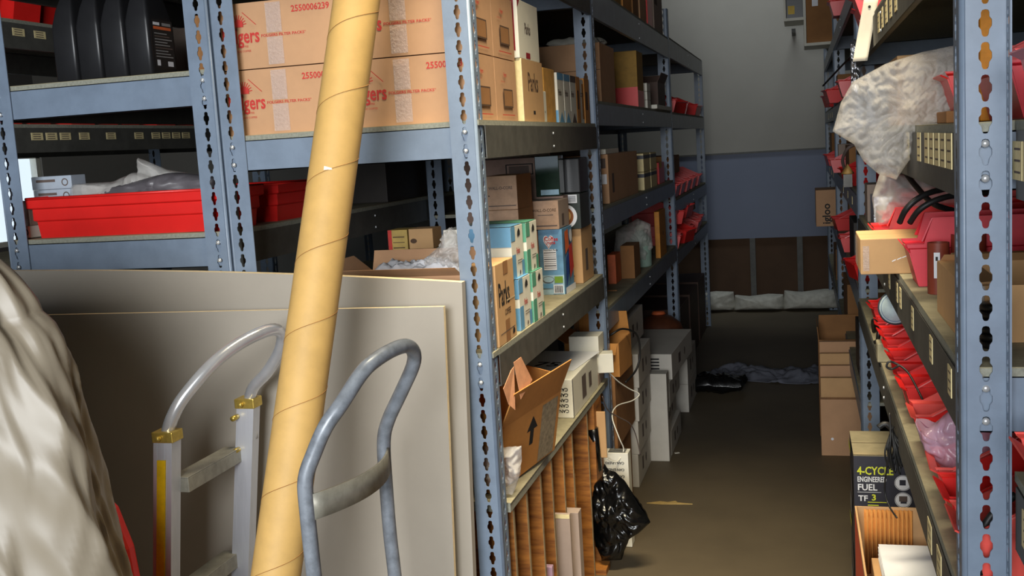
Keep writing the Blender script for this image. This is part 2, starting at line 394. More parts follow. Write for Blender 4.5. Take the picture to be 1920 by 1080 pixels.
def open_carton(name, label, cat, x0, x1, y0, y1, z0, z1, m, flaps, pr=(), rz=0, group=None, tilt=None, t=.004, inner=None):
    """flaps: {'f','b','l','r': (length, angle from vertical outward, deg)}"""
    w, d, h = x1-x0, y1-y0, z1-z0
    root = thing(name, label, cat, ((x0+x1)/2, (y0+y1)/2, z0), rz, group)
    if tilt: root.rotation_euler = tilt
    b = MB(); im = inner or m
    b.box(-w/2, w/2, -d/2, d/2, 0, t, m); b.box(-w/2, w/2, -d/2, -d/2+t, t, h, m); b.box(-w/2, w/2, d/2-t, d/2, t, h, m)
    b.box(-w/2, -w/2+t, -d/2+t, d/2-t, t, h, m); b.box(w/2-t, w/2, -d/2+t, d/2-t, t, h, m)
    prints(b, w, d, h, pr); b.build('carton_body', root)
    for k, (L, a) in flaps.items():
        a = math.radians(a); s, c = math.sin(a)*L, math.cos(a)*L; b = MB(); i = .004
        if k == 'f': p = [(-w/2+i, -d/2, h), (w/2-i, -d/2, h), (w/2-2*i, -d/2-s, h+c), (-w/2+2*i, -d/2-s, h+c)]; n = (0, t*.8, 0)
        if k == 'b': p = [(-w/2+i, d/2, h), (w/2-i, d/2, h), (w/2-2*i, d/2+s, h+c), (-w/2+2*i, d/2+s, h+c)]; n = (0, -t*.8, 0)
        if k == 'l': p = [(-w/2, -d/2+i, h), (-w/2, d/2-i, h), (-w/2-s, d/2-2*i, h+c), (-w/2-s, -d/2+2*i, h+c)]; n = (t*.8, 0, 0)
        if k == 'r': p = [(w/2, -d/2+i, h), (w/2, d/2-i, h), (w/2+s, d/2-2*i, h+c), (w/2+s, -d/2+2*i, h+c)]; n = (-t*.8, 0, 0)
        if abs(math.cos(a)) < .35: n = (0, 0, t*.8)
        b.prism(p, n, m); b.build('flap', root)
    return root
def pillow(b, outline, O, U, Vv, N, bulge, m, seed=0, amp=.01, freq=18, rings=16, seg=96, back=True, bub=0):
    """closed crumpled volume over a free outline (u, v in metres)"""
    O, U, Vv, N = V(O), V(U), V(Vv), V(N); n = len(outline)
    def pt(t):
        t = (t % 1)*n; i = int(t); f = t-i; a, c = outline[i % n], outline[(i+1) % n]
        return a[0]*(1-f)+c[0]*f, a[1]*(1-f)+c[1]*f
    cu = sum(p[0] for p in outline)/n; cv = sum(p[1] for p in outline)/n
    for sgn in ((1, -1) if back else (1,)):
        def fn(u, v):
            x, y = pt(u); r = v; x = cu+(x-cu)*r; y = cv+(y-cv)*r
            base = bulge*math.sqrt(max(0, 1-r**2.5))
            nz = noise.noise(V((x*freq, y*freq, seed+sgn)))*amp + abs(noise.noise(V((x*freq*2.3, y*freq*2.3, seed+5))))*amp*.8
            if bub: nz += bub*(math.sin(x*bub_f)*math.sin(y*bub_f))
            return O+U*x+Vv*y+N*(sgn*base+nz*(1 if r < .99 else .6))
        bub_f = 600
        b.grid(fn, seg, rings, m, True, closeu=True)
    return b
def bin_parts(b, w, l, h, m, t=.0022, fr=.42, lipf=.5):
    """hopper-front storage bin; opening faces -X, length l along +X, width w along Y; origin bottom front centre"""
    ti = .008; hw = w/2; fh = h*lipf; ov = .012
    def side(s):
        y0, y1 = s*(hw-ti), s*hw; mid = h*.55
        # lower inset wall, ledge, upper wall
        b.add([(ov, y0, 0), (l-.004, y0, 0), (l-.002, y0, mid), (-.004, y0, mid)], [(0, 1, 2, 3)], m)
        b.add([(-.004, y0, mid), (l-.002, y0, mid), (l, y1, mid+.003), (-.008, y1, mid+.003)], [(0, 1, 2, 3)], m)
        b.add([(-.008, y1, mid+.003), (l, y1, mid+.003), (l, y1, h), (l*fr, y1, h), (l*.06, y1, max(fh, mid+.006)), (-.01, y1, max(fh, mid+.006))], [(0, 1, 2, 3, 4, 5)], m)
        b.add([(l, y1, h), (l*fr, y1, h), (l*fr, y1+s*.006, h), (l, y1+s*.006, h)], [(0, 1, 2, 3)], m)
        b.add([(l*fr, y1+s*.006, h), (l*fr, y1, h), (l*.06, y1, fh+.006), (l*.06-.004, y1+s*.006, fh+.006)], [(0, 1, 2, 3)], m)
    side(1); side(-1)
    b.add([(ov, -hw+ti, 0), (l-.004, -hw+ti, 0), (l-.004, hw-ti, 0), (ov, hw-ti, 0)], [(0, 1, 2, 3)], m)
    b.add([(l-.004, -hw+ti, 0), (l-.004, hw-ti, 0), (l, hw, h), (l, -hw, h)], [(0, 1, 2, 3)], m)
    f0 = fh*.8
    b.add([(ov, -hw+ti, 0), (ov, hw-ti, 0), (-.004, hw-ti, h*.55*.9), (-.004, -hw+ti, h*.55*.9)], [(0, 1, 2, 3)], m)
    b.add([(-.004, -hw+ti, h*.5), (-.004, hw-ti, h*.5), (-.016, hw-ti*.5, max(fh, h*.56)), (-.016, -hw+ti*.5, max(fh, h*.56))], [(0, 1, 2, 3)], m)
_bins = {}
def bin_(label, x, y, z, w=.105, l=.26, h=.125, m=None, fr=.42, lipf=.5, rz=0, group=None, name='storage_bin', fill=None, tiltx=0, scale=None):
    m = m or red; k = (w, l, h, m.name, fr)
    if k not in _bins:
        b = MB(); bin_parts(b, w, l, h, m, fr=fr, lipf=lipf); o = b.build(name, solid=.0024); _bins[k] = o
    else: o = _bins[k].copy(); C.objects.link(o)
    o.location = (x, y, z+.0013); o.rotation_euler = (tiltx, 0, rz)
    for key in ('group',):
        if key in o: del o[key]
    return tag(o, label, 'bin', group)

# ------------------------------------------------------------------ left rack end: jugs, long bin
def jug(x, label, lab=False):
    """square oil jug, narrow front edge towards the camera"""
    t = thing('oil_jug', label, 'jug', (x, 2.388, 1.659), 0, 'black oil jugs'); w, d = .0335, .058
    def ring(sx, sy, z, r=.3, dy=0):
        out = []
        for k in range(32):
            a = 2*PI*k/32; c, s_ = math.cos(a), math.sin(a); p = .2
            out.append(V((math.copysign(abs(c)**p, c)*sx, math.copysign(abs(s_)**p, s_)*sy+dy, z)))
        return out
    b = MB(); prof = [(.86, .9, 0), (1, 1, .006), (1, 1, .09), (.99, .99, .132), (.93, .95, .145), (.74, .8, .178), (.52, .6, .205), (.36, .26, .232), (.34, .2, .256)]
    vs = []; fs = []
    for sx, sy, z in prof: vs += ring(w*sx, d*sy, z)
    for i in range(len(prof)-1):
        for k in range(32): fs.append((i*32+k, i*32+(k+1) % 32, (i+1)*32+(k+1) % 32, (i+1)*32+k))
    fs += [tuple(range(32))[::-1]]
    b.add(vs, fs, black, True)
    b.build('jug_body', t)
    b = MB(); b.lathe([(.016, .254), (.018, .256), (.018, .272), (.013, .276)], (0, 0, 0), black, 24); b.build('cap', t)
    b = MB(); b.tube([(0, .02, .25), (0, .045, .262), (0, .054, .245), (0, .056, .215), (0, .050, .18)], .010, black, 12); b.build('handle', t)
    if lab:
        b = MB(); x_ = w+.0008; q = lambda y0, y1, z0, z1, m: b.poly([(x_, y0, z0), (x_, y1, z0), (x_, y1, z1), (x_, y0, z1)], m)
        x_ = w+.0006; q(-.042, .046, .02, .135, ink); x_ = w+.0012; q(-.038, .038, .112, .119, orangeC)
        q(-.038, -.010, .122, .129, whiteB); q(0, .038, .122, .129, M('pale_print', (150, 150, 150)))
        for i in range(9): q(-.036, .038-.01*(i % 3), .045+i*.007, .0475+i*.007, inkG if i % 4 == 3 else M('pale_print', (150, 150, 150)))
        q(-.034, -.02, .024, .038, whiteB); q(.012, .036, .024, .036, whiteB)
        b.build('product_label', t)
    return t
jug(-1.762, 'leftmost of the four black oil jugs on the shelf')
jug(-1.692, 'second black oil jug from the left, plain face showing')
jug(-1.622, 'third black oil jug from the left, beside the labelled one')
jug(-1.552, 'rightmost black oil jug, its printed orange-striped label facing right', True)
carton('paint_can_box', 'small red and white box left of the black jugs', 'box', -1.86, -1.80, 2.45, 2.56, 1.659, 1.745, red,
       [('-Y', 'r', 0, 0, .38, 1, white), ('-Y', 't', 'RED', .45, .32, .013, whiteB, True), ('-Y', 't', 'CAN', .45, .12, .013, whiteB, True)])
carton('cardboard_box', 'dark cardboard box standing right behind the labelled oil jug', 'box', -1.485, -1.36, 2.47, 2.7, 1.659, 1.81, cardD)
carton('cardboard_box', 'small dim box deep behind the black jugs', 'box', -1.75, -1.55, 2.8, 3.05, 1.659, 1.83, cardG)
# long red bin
def long_bin(name, label, x0, x1, y0, y1, z0, h, m):
    w, d = x1-x0, y1-y0; t = thing(name, label, 'bin', ((x0+x1)/2, (y0+y1)/2, z0))
    b = MB(); k = .010
    prof = [(k*2, 0), (k*1.6, h*.42), (k, h*.46), (k, h*.74), (0, h*.78), (0, h)]
    for side in range(4):
        P = []
        for ins, z in prof:
            a, c = w/2-ins, d/2-ins
            P.append({0: ((-a, -c, z), (a, -c, z)), 1: ((a, -c, z), (a, c, z)), 2: ((a, c, z), (-a, c, z)), 3: ((-a, c, z), (-a, -c, z))}[side])
        for i in range(len(P)-1): b.add([P[i][0], P[i][1], P[i+1][1], P[i+1][0]], [(0, 1, 2, 3)], m)
    a, c = w/2-k*2, d/2-k*2; b.add([(-a, -c, .001), (a, -c, .001), (a, c, .001), (-a, c, .001)], [(0, 1, 2, 3)], m)
    b.build('bin_body', t, solid=.003)
    b = MB(); r = .004
    b.tube([(-w/2, -d/2, h), (w/2, -d/2, h), (w/2, d/2, h), (-w/2, d/2, h), (-w/2, -d/2, h)], r, m, 8); b.build('rim', t)
    return t
long_bin('storage_bin', 'long bright red bin on the lower shelf of the far left rack', -1.922, -1.352, 2.325, 2.52, 1.272, .102, red)
long_bin('storage_bin', 'dim red bin directly behind the long bright red bin', -1.90, -1.352, 2.60, 2.86, 1.272, .10, red)
def bag(name, label, cat, outline, O, U, Vv, N, bulge, m, seed, amp=.012, freq=16, group=None, rings=18, seg=96, bub=0):
    b = MB(); pillow(b, outline, (0, 0, 0), U, Vv, N, bulge, m, seed, amp, freq, rings, seg, True, bub)
    return tag(b.build(name, loc=O), label, cat, group)
X, Y, Z = (1, 0, 0), (0, 1, 0), (0, 0, 1)
bag('plastic_bag', 'clear plastic bag sagging over the left part of the long red bin', 'bag', [(-.2, -.02), (-.1, -.03), (.08, -.03), (.2, -.02), (.19, .03), (.1, .02), (.02, .05), (-.06, .03), (-.19, .03)], (-1.67, 2.43, 1.375), X, Z, (0, -1, .1), .05, plastic, 3, .02)
bag('plastic_bag', 'clear plastic bag standing up from the long red bin, right end', 'bag', [(-.11, -.03), (.0, -.03), (.14, -.02), (.15, .03), (.06, .035), (-.02, .05), (-.1, .085)], (-1.57, 2.46, 1.378), X, Z, (0, -1, .1), .04, plastic, 8, .016)
bag('grey_sheet_bundle', 'dark grey folded sheets lying in the long red bin', 'sheets', [(-.2, -.02), (.2, -.02), (.21, .03), (.05, .05), (-.15, .02)], (-1.59, 2.42, 1.37), X, Z, (0, -1, .1), .06, M('dark_grey_film', (96, 92, 96), .4, 0, .1, 8, .2), 12, .012)
lg = M('pale_blue_grey_box', (168, 178, 190), .6, 0, .04)
for k, (z, lb) in enumerate(((1.36, 'upper small pale grey box with a round mark behind the long red bin'), (1.325, 'lower small pale grey box with a round mark behind the long red bin'))):
    carton('parts_box', lb, 'box', -1.968+k*.003, -1.845, 2.41, 2.47, z+.035, z+.0695, lg, [('-Y', 'r', .12, .55, .6, .75, inkG), ('-Y', 'ring', .84, .5, .010, .003, inkG)], seam=False)
carton('parts_box', 'grey box under the two pale boxes at the left end of the long red bin', 'box', -1.96, -1.83, 2.40, 2.5, 1.3, 1.3595, cardG, seam=False)
carton('parts_box', 'small white box with a round mark left of the long red bin', 'box', -1.965, -1.926, 2.33, 2.40, 1.274, 1.305, white, [('-Y', 'ring', .8, .5, .009, .003, inkG), ('-Y', 'r', .1, .3, .5, .6, inkG)], seam=False, rz=-.08)
carton('parts_box', 'grey carton stacked on the white box at the far left shelf end', 'box', -1.968, -1.928, 2.34, 2.42, 1.3055, 1.37, cardG, [('-Y', 'r', .1, .5, .6, .55, inkG)], seam=False)
# ------------------------------------------------------------------ left rack A: coffee cases
def case_prints(nx=0., dx=0.):
    W_, H_ = .305, .153; pr = []
    pr.append(('-Y', 't', '2550006239', .615+nx, .80, .0205, redI, True, .95))
    pr.append(('-Y', 't', 'Folgers', .005+dx, .40, .047, redI, True, .72))
    pr.append(('-Y', 't', 'FOLGERS FILTER PACKS*', .345+dx, .465, .0088, redI, True, 1.2))
    pr.append(('-Y', 't', '100% COFFEE', .10+dx, .33, .0066, redI, False)); pr.append(('-Y', 't', 'TRADE COFFEE', .10+dx, .26, .0066, redI, False))
    cu, cv = .15+dx, .66
    for k in range(11):
        a = math.radians(10+16*k); r = .05+.02*(k % 2)
        pr.append(('-Y', 'l', cu+.02*math.cos(a), cv+.05*math.sin(a), cu+.078*math.cos(a), cv+.17*math.sin(a), .0022, redI))
    pr.append(('-Y', 'l', cu+.05, .86, cu+.16, .66, .0016, redI))
    pr.append(('-Y', 'p', [(cu-.03, cv-.02), (cu+.05, cv-.02), (cu+.05, cv+.06), (cu+.01, cv+.1), (cu-.03, cv+.06)], redI))
    # tape: clear strip up the middle
    pr.append(('-Y', 'r', .395+dx, .04, .53+dx, .455, tape)); pr.append(('-Y', 'r', .40+dx, .52, .53+dx, .97, tape))
    # aisle side: dark rectangle and faint red print
    pr += [('+X', 'r', .30, .22, .74, .52, inkB), ('+X', 'r', .33, .245, .71, .495, cardD), ('+X', 't', 'Folgers', .34, .72, .014, redI, True, .7), ('+X', 't', 'FILTER PACKS', .2, .62, .006, redI), ('+X', 'l', .2, .1, .8, .1, .002, redI)]
    return pr
cl = {(0, 0, 0): 'lower left coffee case with red printing, beside the paired posts', (0, 1, 0): 'upper left coffee case with red printing, beside the paired posts',
      (1, 0, 0): 'lower right coffee case with shiny tape, behind the cardboard tube', (1, 1, 0): 'upper right coffee case with shiny tape, behind the cardboard tube',
      (1, 0, 1): 'lower coffee case in the second row along the aisle', (1, 1, 1): 'upper coffee case in the second row along the aisle',
      (0, 0, 1): 'hidden coffee case behind the lower left one', (0, 1, 1): 'hidden coffee case behind the upper left one'}
for (cx, cz, cy), lb in cl.items():
    if cx == 0 and cy == 1: continue
    x0 = -1.325 if cx == 0 else -1.016
    y0 = 2.333+cy*.205; z0 = 1.4975+cz*.1555
    carton('coffee_case', lb, 'cardboard box', x0, x0+.303, y0, y0+.198, z0, z0+.153, card, case_prints(.045 if cz == 0 else 0), group='coffee filter pack cases')
# cartons along the aisle on the upper shelf
carton('coffee_carton', 'tan and white coffee carton standing under the red and white one', 'box', -.90, -.703, 2.765, 2.995, 1.4975, 1.662, white,
       [('+X', 'r', 0, 0, 1, 1, cardY), ('+X', 't', 'Parks', .25, .5, .07, inkB, True, .75), ('+X', 'r', .45, .12, .55, .18, ink), ('-Y', 'r', 0, 0, 1, 1, cream)], group='coffee cartons on upper shelf')
carton('coffee_carton', 'red and white coffee carton on top, next to the corner coffee cases', 'box', -.90, -.705, 2.76, 2.985, 1.6625, 1.815, white,
       [('-Y', 'p', [(.55, .45), (.95, .12), (.95, 1), (.8, 1)], M('deep_red_print', (150, 26, 40), .6)), ('+X', 't', 'Parks', .3, .45, .04, inkG, True, .7), ('+X', 'p', [(0, .85), (.12, 1), (0, 1)], M('deep_red_print', (150, 26, 40))),
        ('+Z', 'r', .45, 0, .95, .5, M('deep_red_print', (150, 26, 40))), ('+X', 'r', .3, .02, .5, .12, M('deep_red_print', (150, 26, 40)))], group='coffee cartons on upper shelf')
carton('filter_box', 'narrow white box leaning beside the yellow-brown carton', 'box', -.76, -.704, 3.0, 3.035, 1.4975, 1.585, white, [('+X', 't', 'no', .2, .3, .012, inkG)], seam=False)
carton('coffee_carton', 'plain yellow-brown carton beside the tall coffee cartons, upper aisle shelf', 'box', -.86, -.712, 3.05, 3.19, 1.4975, 1.655, M('yellow_brown_card', (222, 166, 84), .8), [('-Y', 'l', .2, .7, .8, .7, .004, inkB)])
for k, (y, lb, c1) in enumerate(((3.20, 'blue-striped white creamer box next to the yellow-brown carton', blueC), (3.295, 'second blue-striped white creamer box on the upper aisle shelf', blueC), (3.39, 'white printed creamer box before the last brown cartons', inkG))):
    carton('creamer_box', lb, 'box', -.84, -.706, y, y+.088, 1.4975, 1.648, white, [('+X', 'r', 0, .86, 1, 1, c1), ('+X', 't', 'Parks', .12, .55, .026, inkB, True, .7), ('+X', 'p', [(.1, 0), (.9, 0), (.5, .22)], c1), ('-Y', 'r', .3, 0, 1, .25, c1), ('-Y', 'r', 0, .8, .8, 1, c1)], seam=False, group='creamer boxes on upper shelf')
for k, (y, w, lb) in enumerate(((3.485, .06, 'thin brown carton just past the creamer boxes, upper shelf'), (3.62, .085, 'last brown carton before the second aisle post, upper shelf'))):
    carton('coffee_carton', lb, 'box', -.84, -.706, y, y+w, 1.4975, 1.65, cardO, [('+X', 'r', .2, .3, .6, .7, inkB)])
carton('creamer_box', 'white and brown printed packet between the last brown cartons', 'box', -.84, -.708, 3.55, 3.612, 1.4975, 1.644, white, [('+X', 'r', .5, .1, 1, .9, cardO), ('+X', 't', 'COFF', .1, .6, .02, inkG, True)], seam=False)
carton('cardboard_box', 'big dark brown box deep on the upper shelf behind the cartons', 'box', -1.25, -.92, 3.3, 3.66, 1.4975, 1.83, cardD)
carton('cardboard_box', 'dark brown box deep behind the red and white carton', 'box', -1.28, -.95, 2.78, 3.26, 1.4975, 1.78, cardD)
bag('plastic_bag', 'bluish clear plastic draped over the big dark brown box', 'bag', [(-.16, -.02), (.16, -.03), (.17, .01), (.1, .02), (-.1, .025), (-.17, .01)], (-1.08, 3.42, 1.845), X, (0, 1, 0), (0, 0, 1), .02, plastic, 21, .014)

# ------------------------------------------------------------------ middle shelf of rack A, near bay
ZB = .967
def parks(b_, big): pass
carton('coffee_carton', 'brown carton with black script lettering beside the corner post', 'box', -.764, -.694, 2.36, 2.535, ZB+.0005, 1.163, cardY,
       [('+X', 't', 'Parks', .10, .48, .078, ink, True, .62), ('+X', 't', 'COFFEE', .40, .34, .020, inkB, True, .8), ('+X', 'r', .40, 0, .62, .28, cardD), ('+X', 'r', .42, .84, .66, 1, cardD), ('+X', 'l', .1, .14, .9, .14, .002, inkG), ('+X', 'p', [(.76, .06), (.88, .06), (.88, .1), (.82, .14), (.76, .1)], ink), ('+X', 'r', .5, .5, .98, .52, M('pale_card_print', (214, 190, 150)))], rz=.02)
def creamer(lb, x0, y0, z0, c1, g='blue and green creamer boxes'):
    pr = [('-Y', 'r', .22, .62, 1, 1, c1), ('-Y', 'r', .64, 0, 1, .44, c1), ('-Y', 't', 'Parks', .0, .40, .035, redI, True, .6),
          ('+X', 'r', 0, .72, .32, 1, c1), ('+X', 'r', 0, 0, .30, .46, c1), ('+X', 'r', .80, 0, 1, .3, c1), ('+X', 't', 'Parks', .38, .46, .022, redI, True, .7),
          ('+X', 'l', .42, .32, .82, .32, .002, inkG), ('+X', 'l', .42, .27, .78, .27, .002, inkG), ('+X', 'e', .6, .08, .006, .006, inkG),
          ('+X', 'p', [(.5, .80), (.72, .80), (.72, .88), (.61, .95), (.5, .88)], ink), ('+Z', 'r', .22, 0, 1, .96, c1)]
    return carton('creamer_box', lb, 'box', x0, x0+.178, y0, y0+.118, z0, z0+.132, white, pr, seam=False, group=g, bev=.0015)
creamer('lower blue and white creamer box right of the brown script-lettered carton', -.876, 2.585, ZB+.0005, blueC)
creamer('upper blue and white creamer box above the brown script-lettered carton', -.886, 2.575, ZB+.134, blueC)
creamer('lower green and white creamer box behind the blue ones', -.872, 2.712, ZB+.0005, greenC)
creamer('upper green and white creamer box behind the blue ones', -.880, 2.705, ZB+.134, greenC)
# liquid creamer display box
def heart(u0, v0, s):
    return [(u0+s*16*math.sin(t)**3/16, v0+s*.55*(13*math.cos(t)-5*math.cos(2*t)-2*math.cos(3*t)-math.cos(4*t))/16) for t in [2*PI*i/28 for i in range(28)]]
pr = [('-Y', 'r', 0, 0, 1, .30, M('pale_blue_print', (170, 204, 220))), ('-Y', 'p', heart(.42, .82, .22), whiteB), ('-Y', 'p', heart(.42, .82, .19), redI), ('-Y', 'p', heart(.42, .82, .165), whiteB),
      ('-Y', 't', 'Coffee', .26, .825, .0175, redI, True, .9), ('-Y', 't', 'mate', .34, .775, .0155, redI, True, .9), ('-Y', 'r', .18, .38, .72, .70, whiteB), ('-Y', 't', 'Nutrition Facts', .2, .675, .0072, ink, True)]
for i in range(8): pr.append(('-Y', 'l', .2, .645-i*.033, .70, .645-i*.033, .0011 if i % 3 else .0022, ink))
pr += [('-Y', 'e', .34, .235, .018, .010, inkG), ('-Y', 'e', .34, .235, .0165, .0087, M('pale_blue_print', (170, 204, 220))), ('-Y', 'r', .60, .18, .95, .28, M('green_stamp', (120, 160, 50))),
       ('-Y', 'r', .08, .10, .52, .17, blueC), ('-Y', 'r', .55, .02, .95, .15, whiteB)]
for i in range(12): pr.append(('-Y', 'l', .58+i*.03, .03, .58+i*.03, .14, .0007+.0006*(i % 3), ink))
pr += [('+X', 'p', [(.1, .1), (.4, .3), (.5, .65), (.2, .55)], M('royal_blue_print', (30, 70, 150))), ('+X', 'p', [(.5, .2), (.9, .35), (.8, .75), (.45, .7)], redI), ('+X', 'r', 0, 0, 1, .1, whiteB), ('+X', 'p', [(.1, .6), (.5, .7), (.45, .98), (.1, .95)], orangeC), ('+X', 'e', .7, .86, .02, .02, whiteB)]
carton('creamer_dispenser_box', 'light blue liquid creamer box with a heart logo and nutrition panel', 'box', -.798, -.722, 3.225, 3.37, ZB+.0005, 1.172, M('light_blue_box', (110, 160, 196), .45), pr, seam=False, bev=.0012)
carton('creamer_dispenser_box', 'orange-patterned creamer box left of the light blue one', 'box', -.868, -.806, 3.205, 3.36, ZB+.0005, 1.170, M('dusty_peach_box', (206, 150, 110), .5),
       [('-Y', 'e', .5, .35, .02, .03, orangeC), ('+X', 'e', .4, .35, .045, .06, orangeC), ('+X', 'e', .5, .75, .03, .035, white), ('-Y', 'e', .5, .8, .02, .02, white), ('-Y', 'r', 0, 0, 1, .12, whiteB)], seam=False, rz=.12)
carton('cardboard_box', 'narrow brown carton right of the light blue creamer box', 'box', -.80, -.712, 3.47, 3.66, ZB+.0005, 1.152, cardY, [('-Y', 'l', .42, .14, .68, .14, .003, inkB), ('+X', 'r', .3, .2, .5, .6, inkG)])
carton('coffee_pod_box', 'dark green coffee pod box showing a cup of coffee', 'box', -.80, -.706, 3.45, 3.60, 1.1535, 1.268, M('dark_green_box', (34, 44, 34), .35),
       [('-Y', 'e', .45, .36, .040, .040, whiteB), ('-Y', 'e', .42, .36, .031, .031, M('coffee_brown', (150, 84, 30))), ('-Y', 'e', .42, .38, .022, .022, M('coffee_foam', (224, 180, 110))), ('-Y', 'e', .38, .42, .010, .008, M('coffee_brown', (150, 84, 30))),
        ('-Y', 'r', .46, .74, .90, .98, whiteB), ('-Y', 'tr', '100 CT', .30, .70, .019, whiteB)] + [('-Y', 'l', .5, .78+.026*i, .86, .78+.026*i, .0012, ink) for i in range(7)], seam=False)
carton('cardboard_box', 'brown carton lying on top of the light blue creamer box', 'box', -.838, -.727, 3.215, 3.36, 1.1735, 1.262, cardG,
       [('-Y', 'r', 0, 0, 1, 1, M('pinkish_card', (184, 148, 118))), ('-Y', 't', 'WALL-O-CORE', .26, .62, .013, inkB, True, .85), ('-Y', 'l', .2, .12, .95, .12, .004, inkG), ('-Y', 'l', .4, .5, .85, .5, .002, inkG), ('+X', 'r', .3, .1, .5, .5, inkG)])
for k, (z0, z1, lb) in enumerate(((1.145, 1.252, 'lower of two pinkish cartons behind the blue creamer boxes'), (1.2525, 1.352, 'upper of two pinkish cartons behind the blue creamer boxes'))):
    carton('cardboard_box', lb, 'box', -.895, -.798, 3.0, 3.17, z0, z1, M('pinkish_card', (184, 148, 118), .85), [('-Y', 't', 'WALL-O-CORE', .12, .60, .0125, inkG, True, .85), ('-Y', 'l', .1, .12, .95, .12, .003, inkG), ('-Y', 'e', .12, .42, .002, .002, ink), ('+X', 'r', 0, 0, 1, 1, cardD)])
carton('cardboard_box', 'plain carton hidden under the two pinkish cartons', 'box', -.92, -.80, 2.99, 3.18, ZB+.0005, 1.144, cardD)
carton('cardboard_box', 'wide grey-pink carton behind the pinkish pair, black-framed print at top right', 'box', -1.12, -.836, 3.42, 3.66, 1.165, 1.395, M('mauve_card', (160, 134, 122), .85),
       [('-Y', 'r', .62, .76, .95, .92, ink), ('-Y', 'r', .635, .775, .935, .905, M('mauve_card', (160, 134, 122))), ('-Y', 'r', .66, .79, .9, .89, inkG), ('-Y', 't', 'COFFEE', .08, .75, .014, inkG)])
carton('cardboard_box', 'large carton carrying the wide grey-pink carton', 'box', -1.12, -.88, 3.40, 3.68, ZB+.0005, 1.164, cardD)
carton('cardboard_box', 'dark glossy green box with a bright reflection, below the upper beam', 'box', -.835, -.755, 3.38, 3.45, 1.268, 1.398, M('gloss_dark_green', (40, 62, 50), .08, 0, .1, clear=1.), [('-Y', 'r', .2, .03, .95, .16, M('pale_blue_print', (170, 204, 220)))], seam=False)
carton('cardboard_box', 'grey carton under the glossy green box', 'box', -.835, -.745, 3.376, 3.46, ZB+.0005, 1.267, M('mauve_card', (160, 134, 122)), seam=False)
carton('wrapped_box', 'black shrink-wrapped box on top of the coffee pod box', 'box', -.80, -.708, 3.48, 3.62, 1.2690, 1.385, black, seam=False, bev=.004)
# open carton at the near end, partly behind the grey boards
open_carton('open_carton', 'open brown carton behind the grey boards, filled with crumpled plastic', 'box', -1.07, -.768, 2.36, 2.53, ZB+.0005, 1.142, card,
            {'f': (.05, 62), 'b': (.05, 12), 'l': (.06, 50)}, [('+X', 'ring', .2, .78, .03, .004, inkB), ('+X', 't', 'a', .12, .74, .04, inkB, True), ('-Y', 'ring', .93, .72, .034, .004, inkB), ('-Y', 't', 'R&S', .87, .68, .022, inkB, True), ('-Y', 'l', .8, .32, 1, .32, .002, inkB)])
bag('crumpled_wrap', 'crumpled shiny clear wrap sticking up from the open carton', 'plastic wrap', [(-.05, -.04), (.04, -.045), (.05, .0), (.045, .05), (.02, .085), (.0, .07), (-.015, .04), (-.05, .01)], (-.84, 2.45, 1.165), X, Z, (0, -1, 0), .035, plastic, 31, .03, 34)
bag('crumpled_paper', 'crumpled white paper filling the open carton', 'paper', [(-.12, -.05), (.12, -.05), (.12, .05), (.0, .06), (-.12, .05)], (-.91, 2.45, 1.13), X, (0, 1, 0), (0, 0, 1), .035, whiteB, 32, .02, 30)
# small things deep on the middle shelf
for args in (('small yellow and red box standing deep on the middle shelf', -1.168, -1.108, 1.11, 1.214, M('dull_yellow_box', (190, 160, 84)), [('-Y', 'r', 0, .45, .2, 1, redI), ('-Y', 'l', .25, .8, .85, .8, .003, inkB), ('-Y', 'l', .25, .5, .85, .5, .003, inkB), ('-Y', 'l', .25, .65, .85, .65, .002, inkB)]),
             ('dim tan box stacked deep on the middle shelf', -1.104, -1.03, 1.157, 1.215, cardY, [('-Y', 'e', .2, .4, .01, .007, inkB)]),
             ('small white and tan box with a dark P, deep on the middle shelf', -1.104, -1.03, 1.108, 1.1565, M('dull_tan_box', (186, 170, 130)), [('-Y', 'r', .45, .15, .65, .7, ink), ('-Y', 't', 'P', .5, .25, .02, whiteB, True)])):
    carton('parts_box', args[0], 'box', args[1], args[2], 2.9, 2.98, args[3], args[4], args[5], args[6], seam=False)
carton('cardboard_box', 'dark carton carrying the small yellow box deep on the shelf', 'box', -1.2, -1.0, 2.86, 3.1, ZB+.0005, 1.1075, cardD)
bag('plastic_bag', 'dim clear bag beside the small yellow box, deep on the shelf', 'bag', [(-.05, -.05), (.05, -.05), (.06, .0), (.02, .05), (-.04, .02)], (-1.19, 2.8, 1.04), X, Z, (0, -1, 0), .04, plastic, 41, .02)
carton('cardboard_box', 'yellowish box seen under the upper beam, on the far side', 'box', -1.80, -1.62, 4.25, 4.5, 1.2725, 1.40, M('mustard_card', (170, 130, 50), .8), [('-Y', 'r', .92, 0, 1, 1, whiteB)])
carton('cardboard_box', 'dark box deep on the rear rack, right of the yellowish one', 'box', -1.60, -1.36, 3.4, 3.9, 1.2725, 1.42, M('near_black_card', (50, 44, 40)))
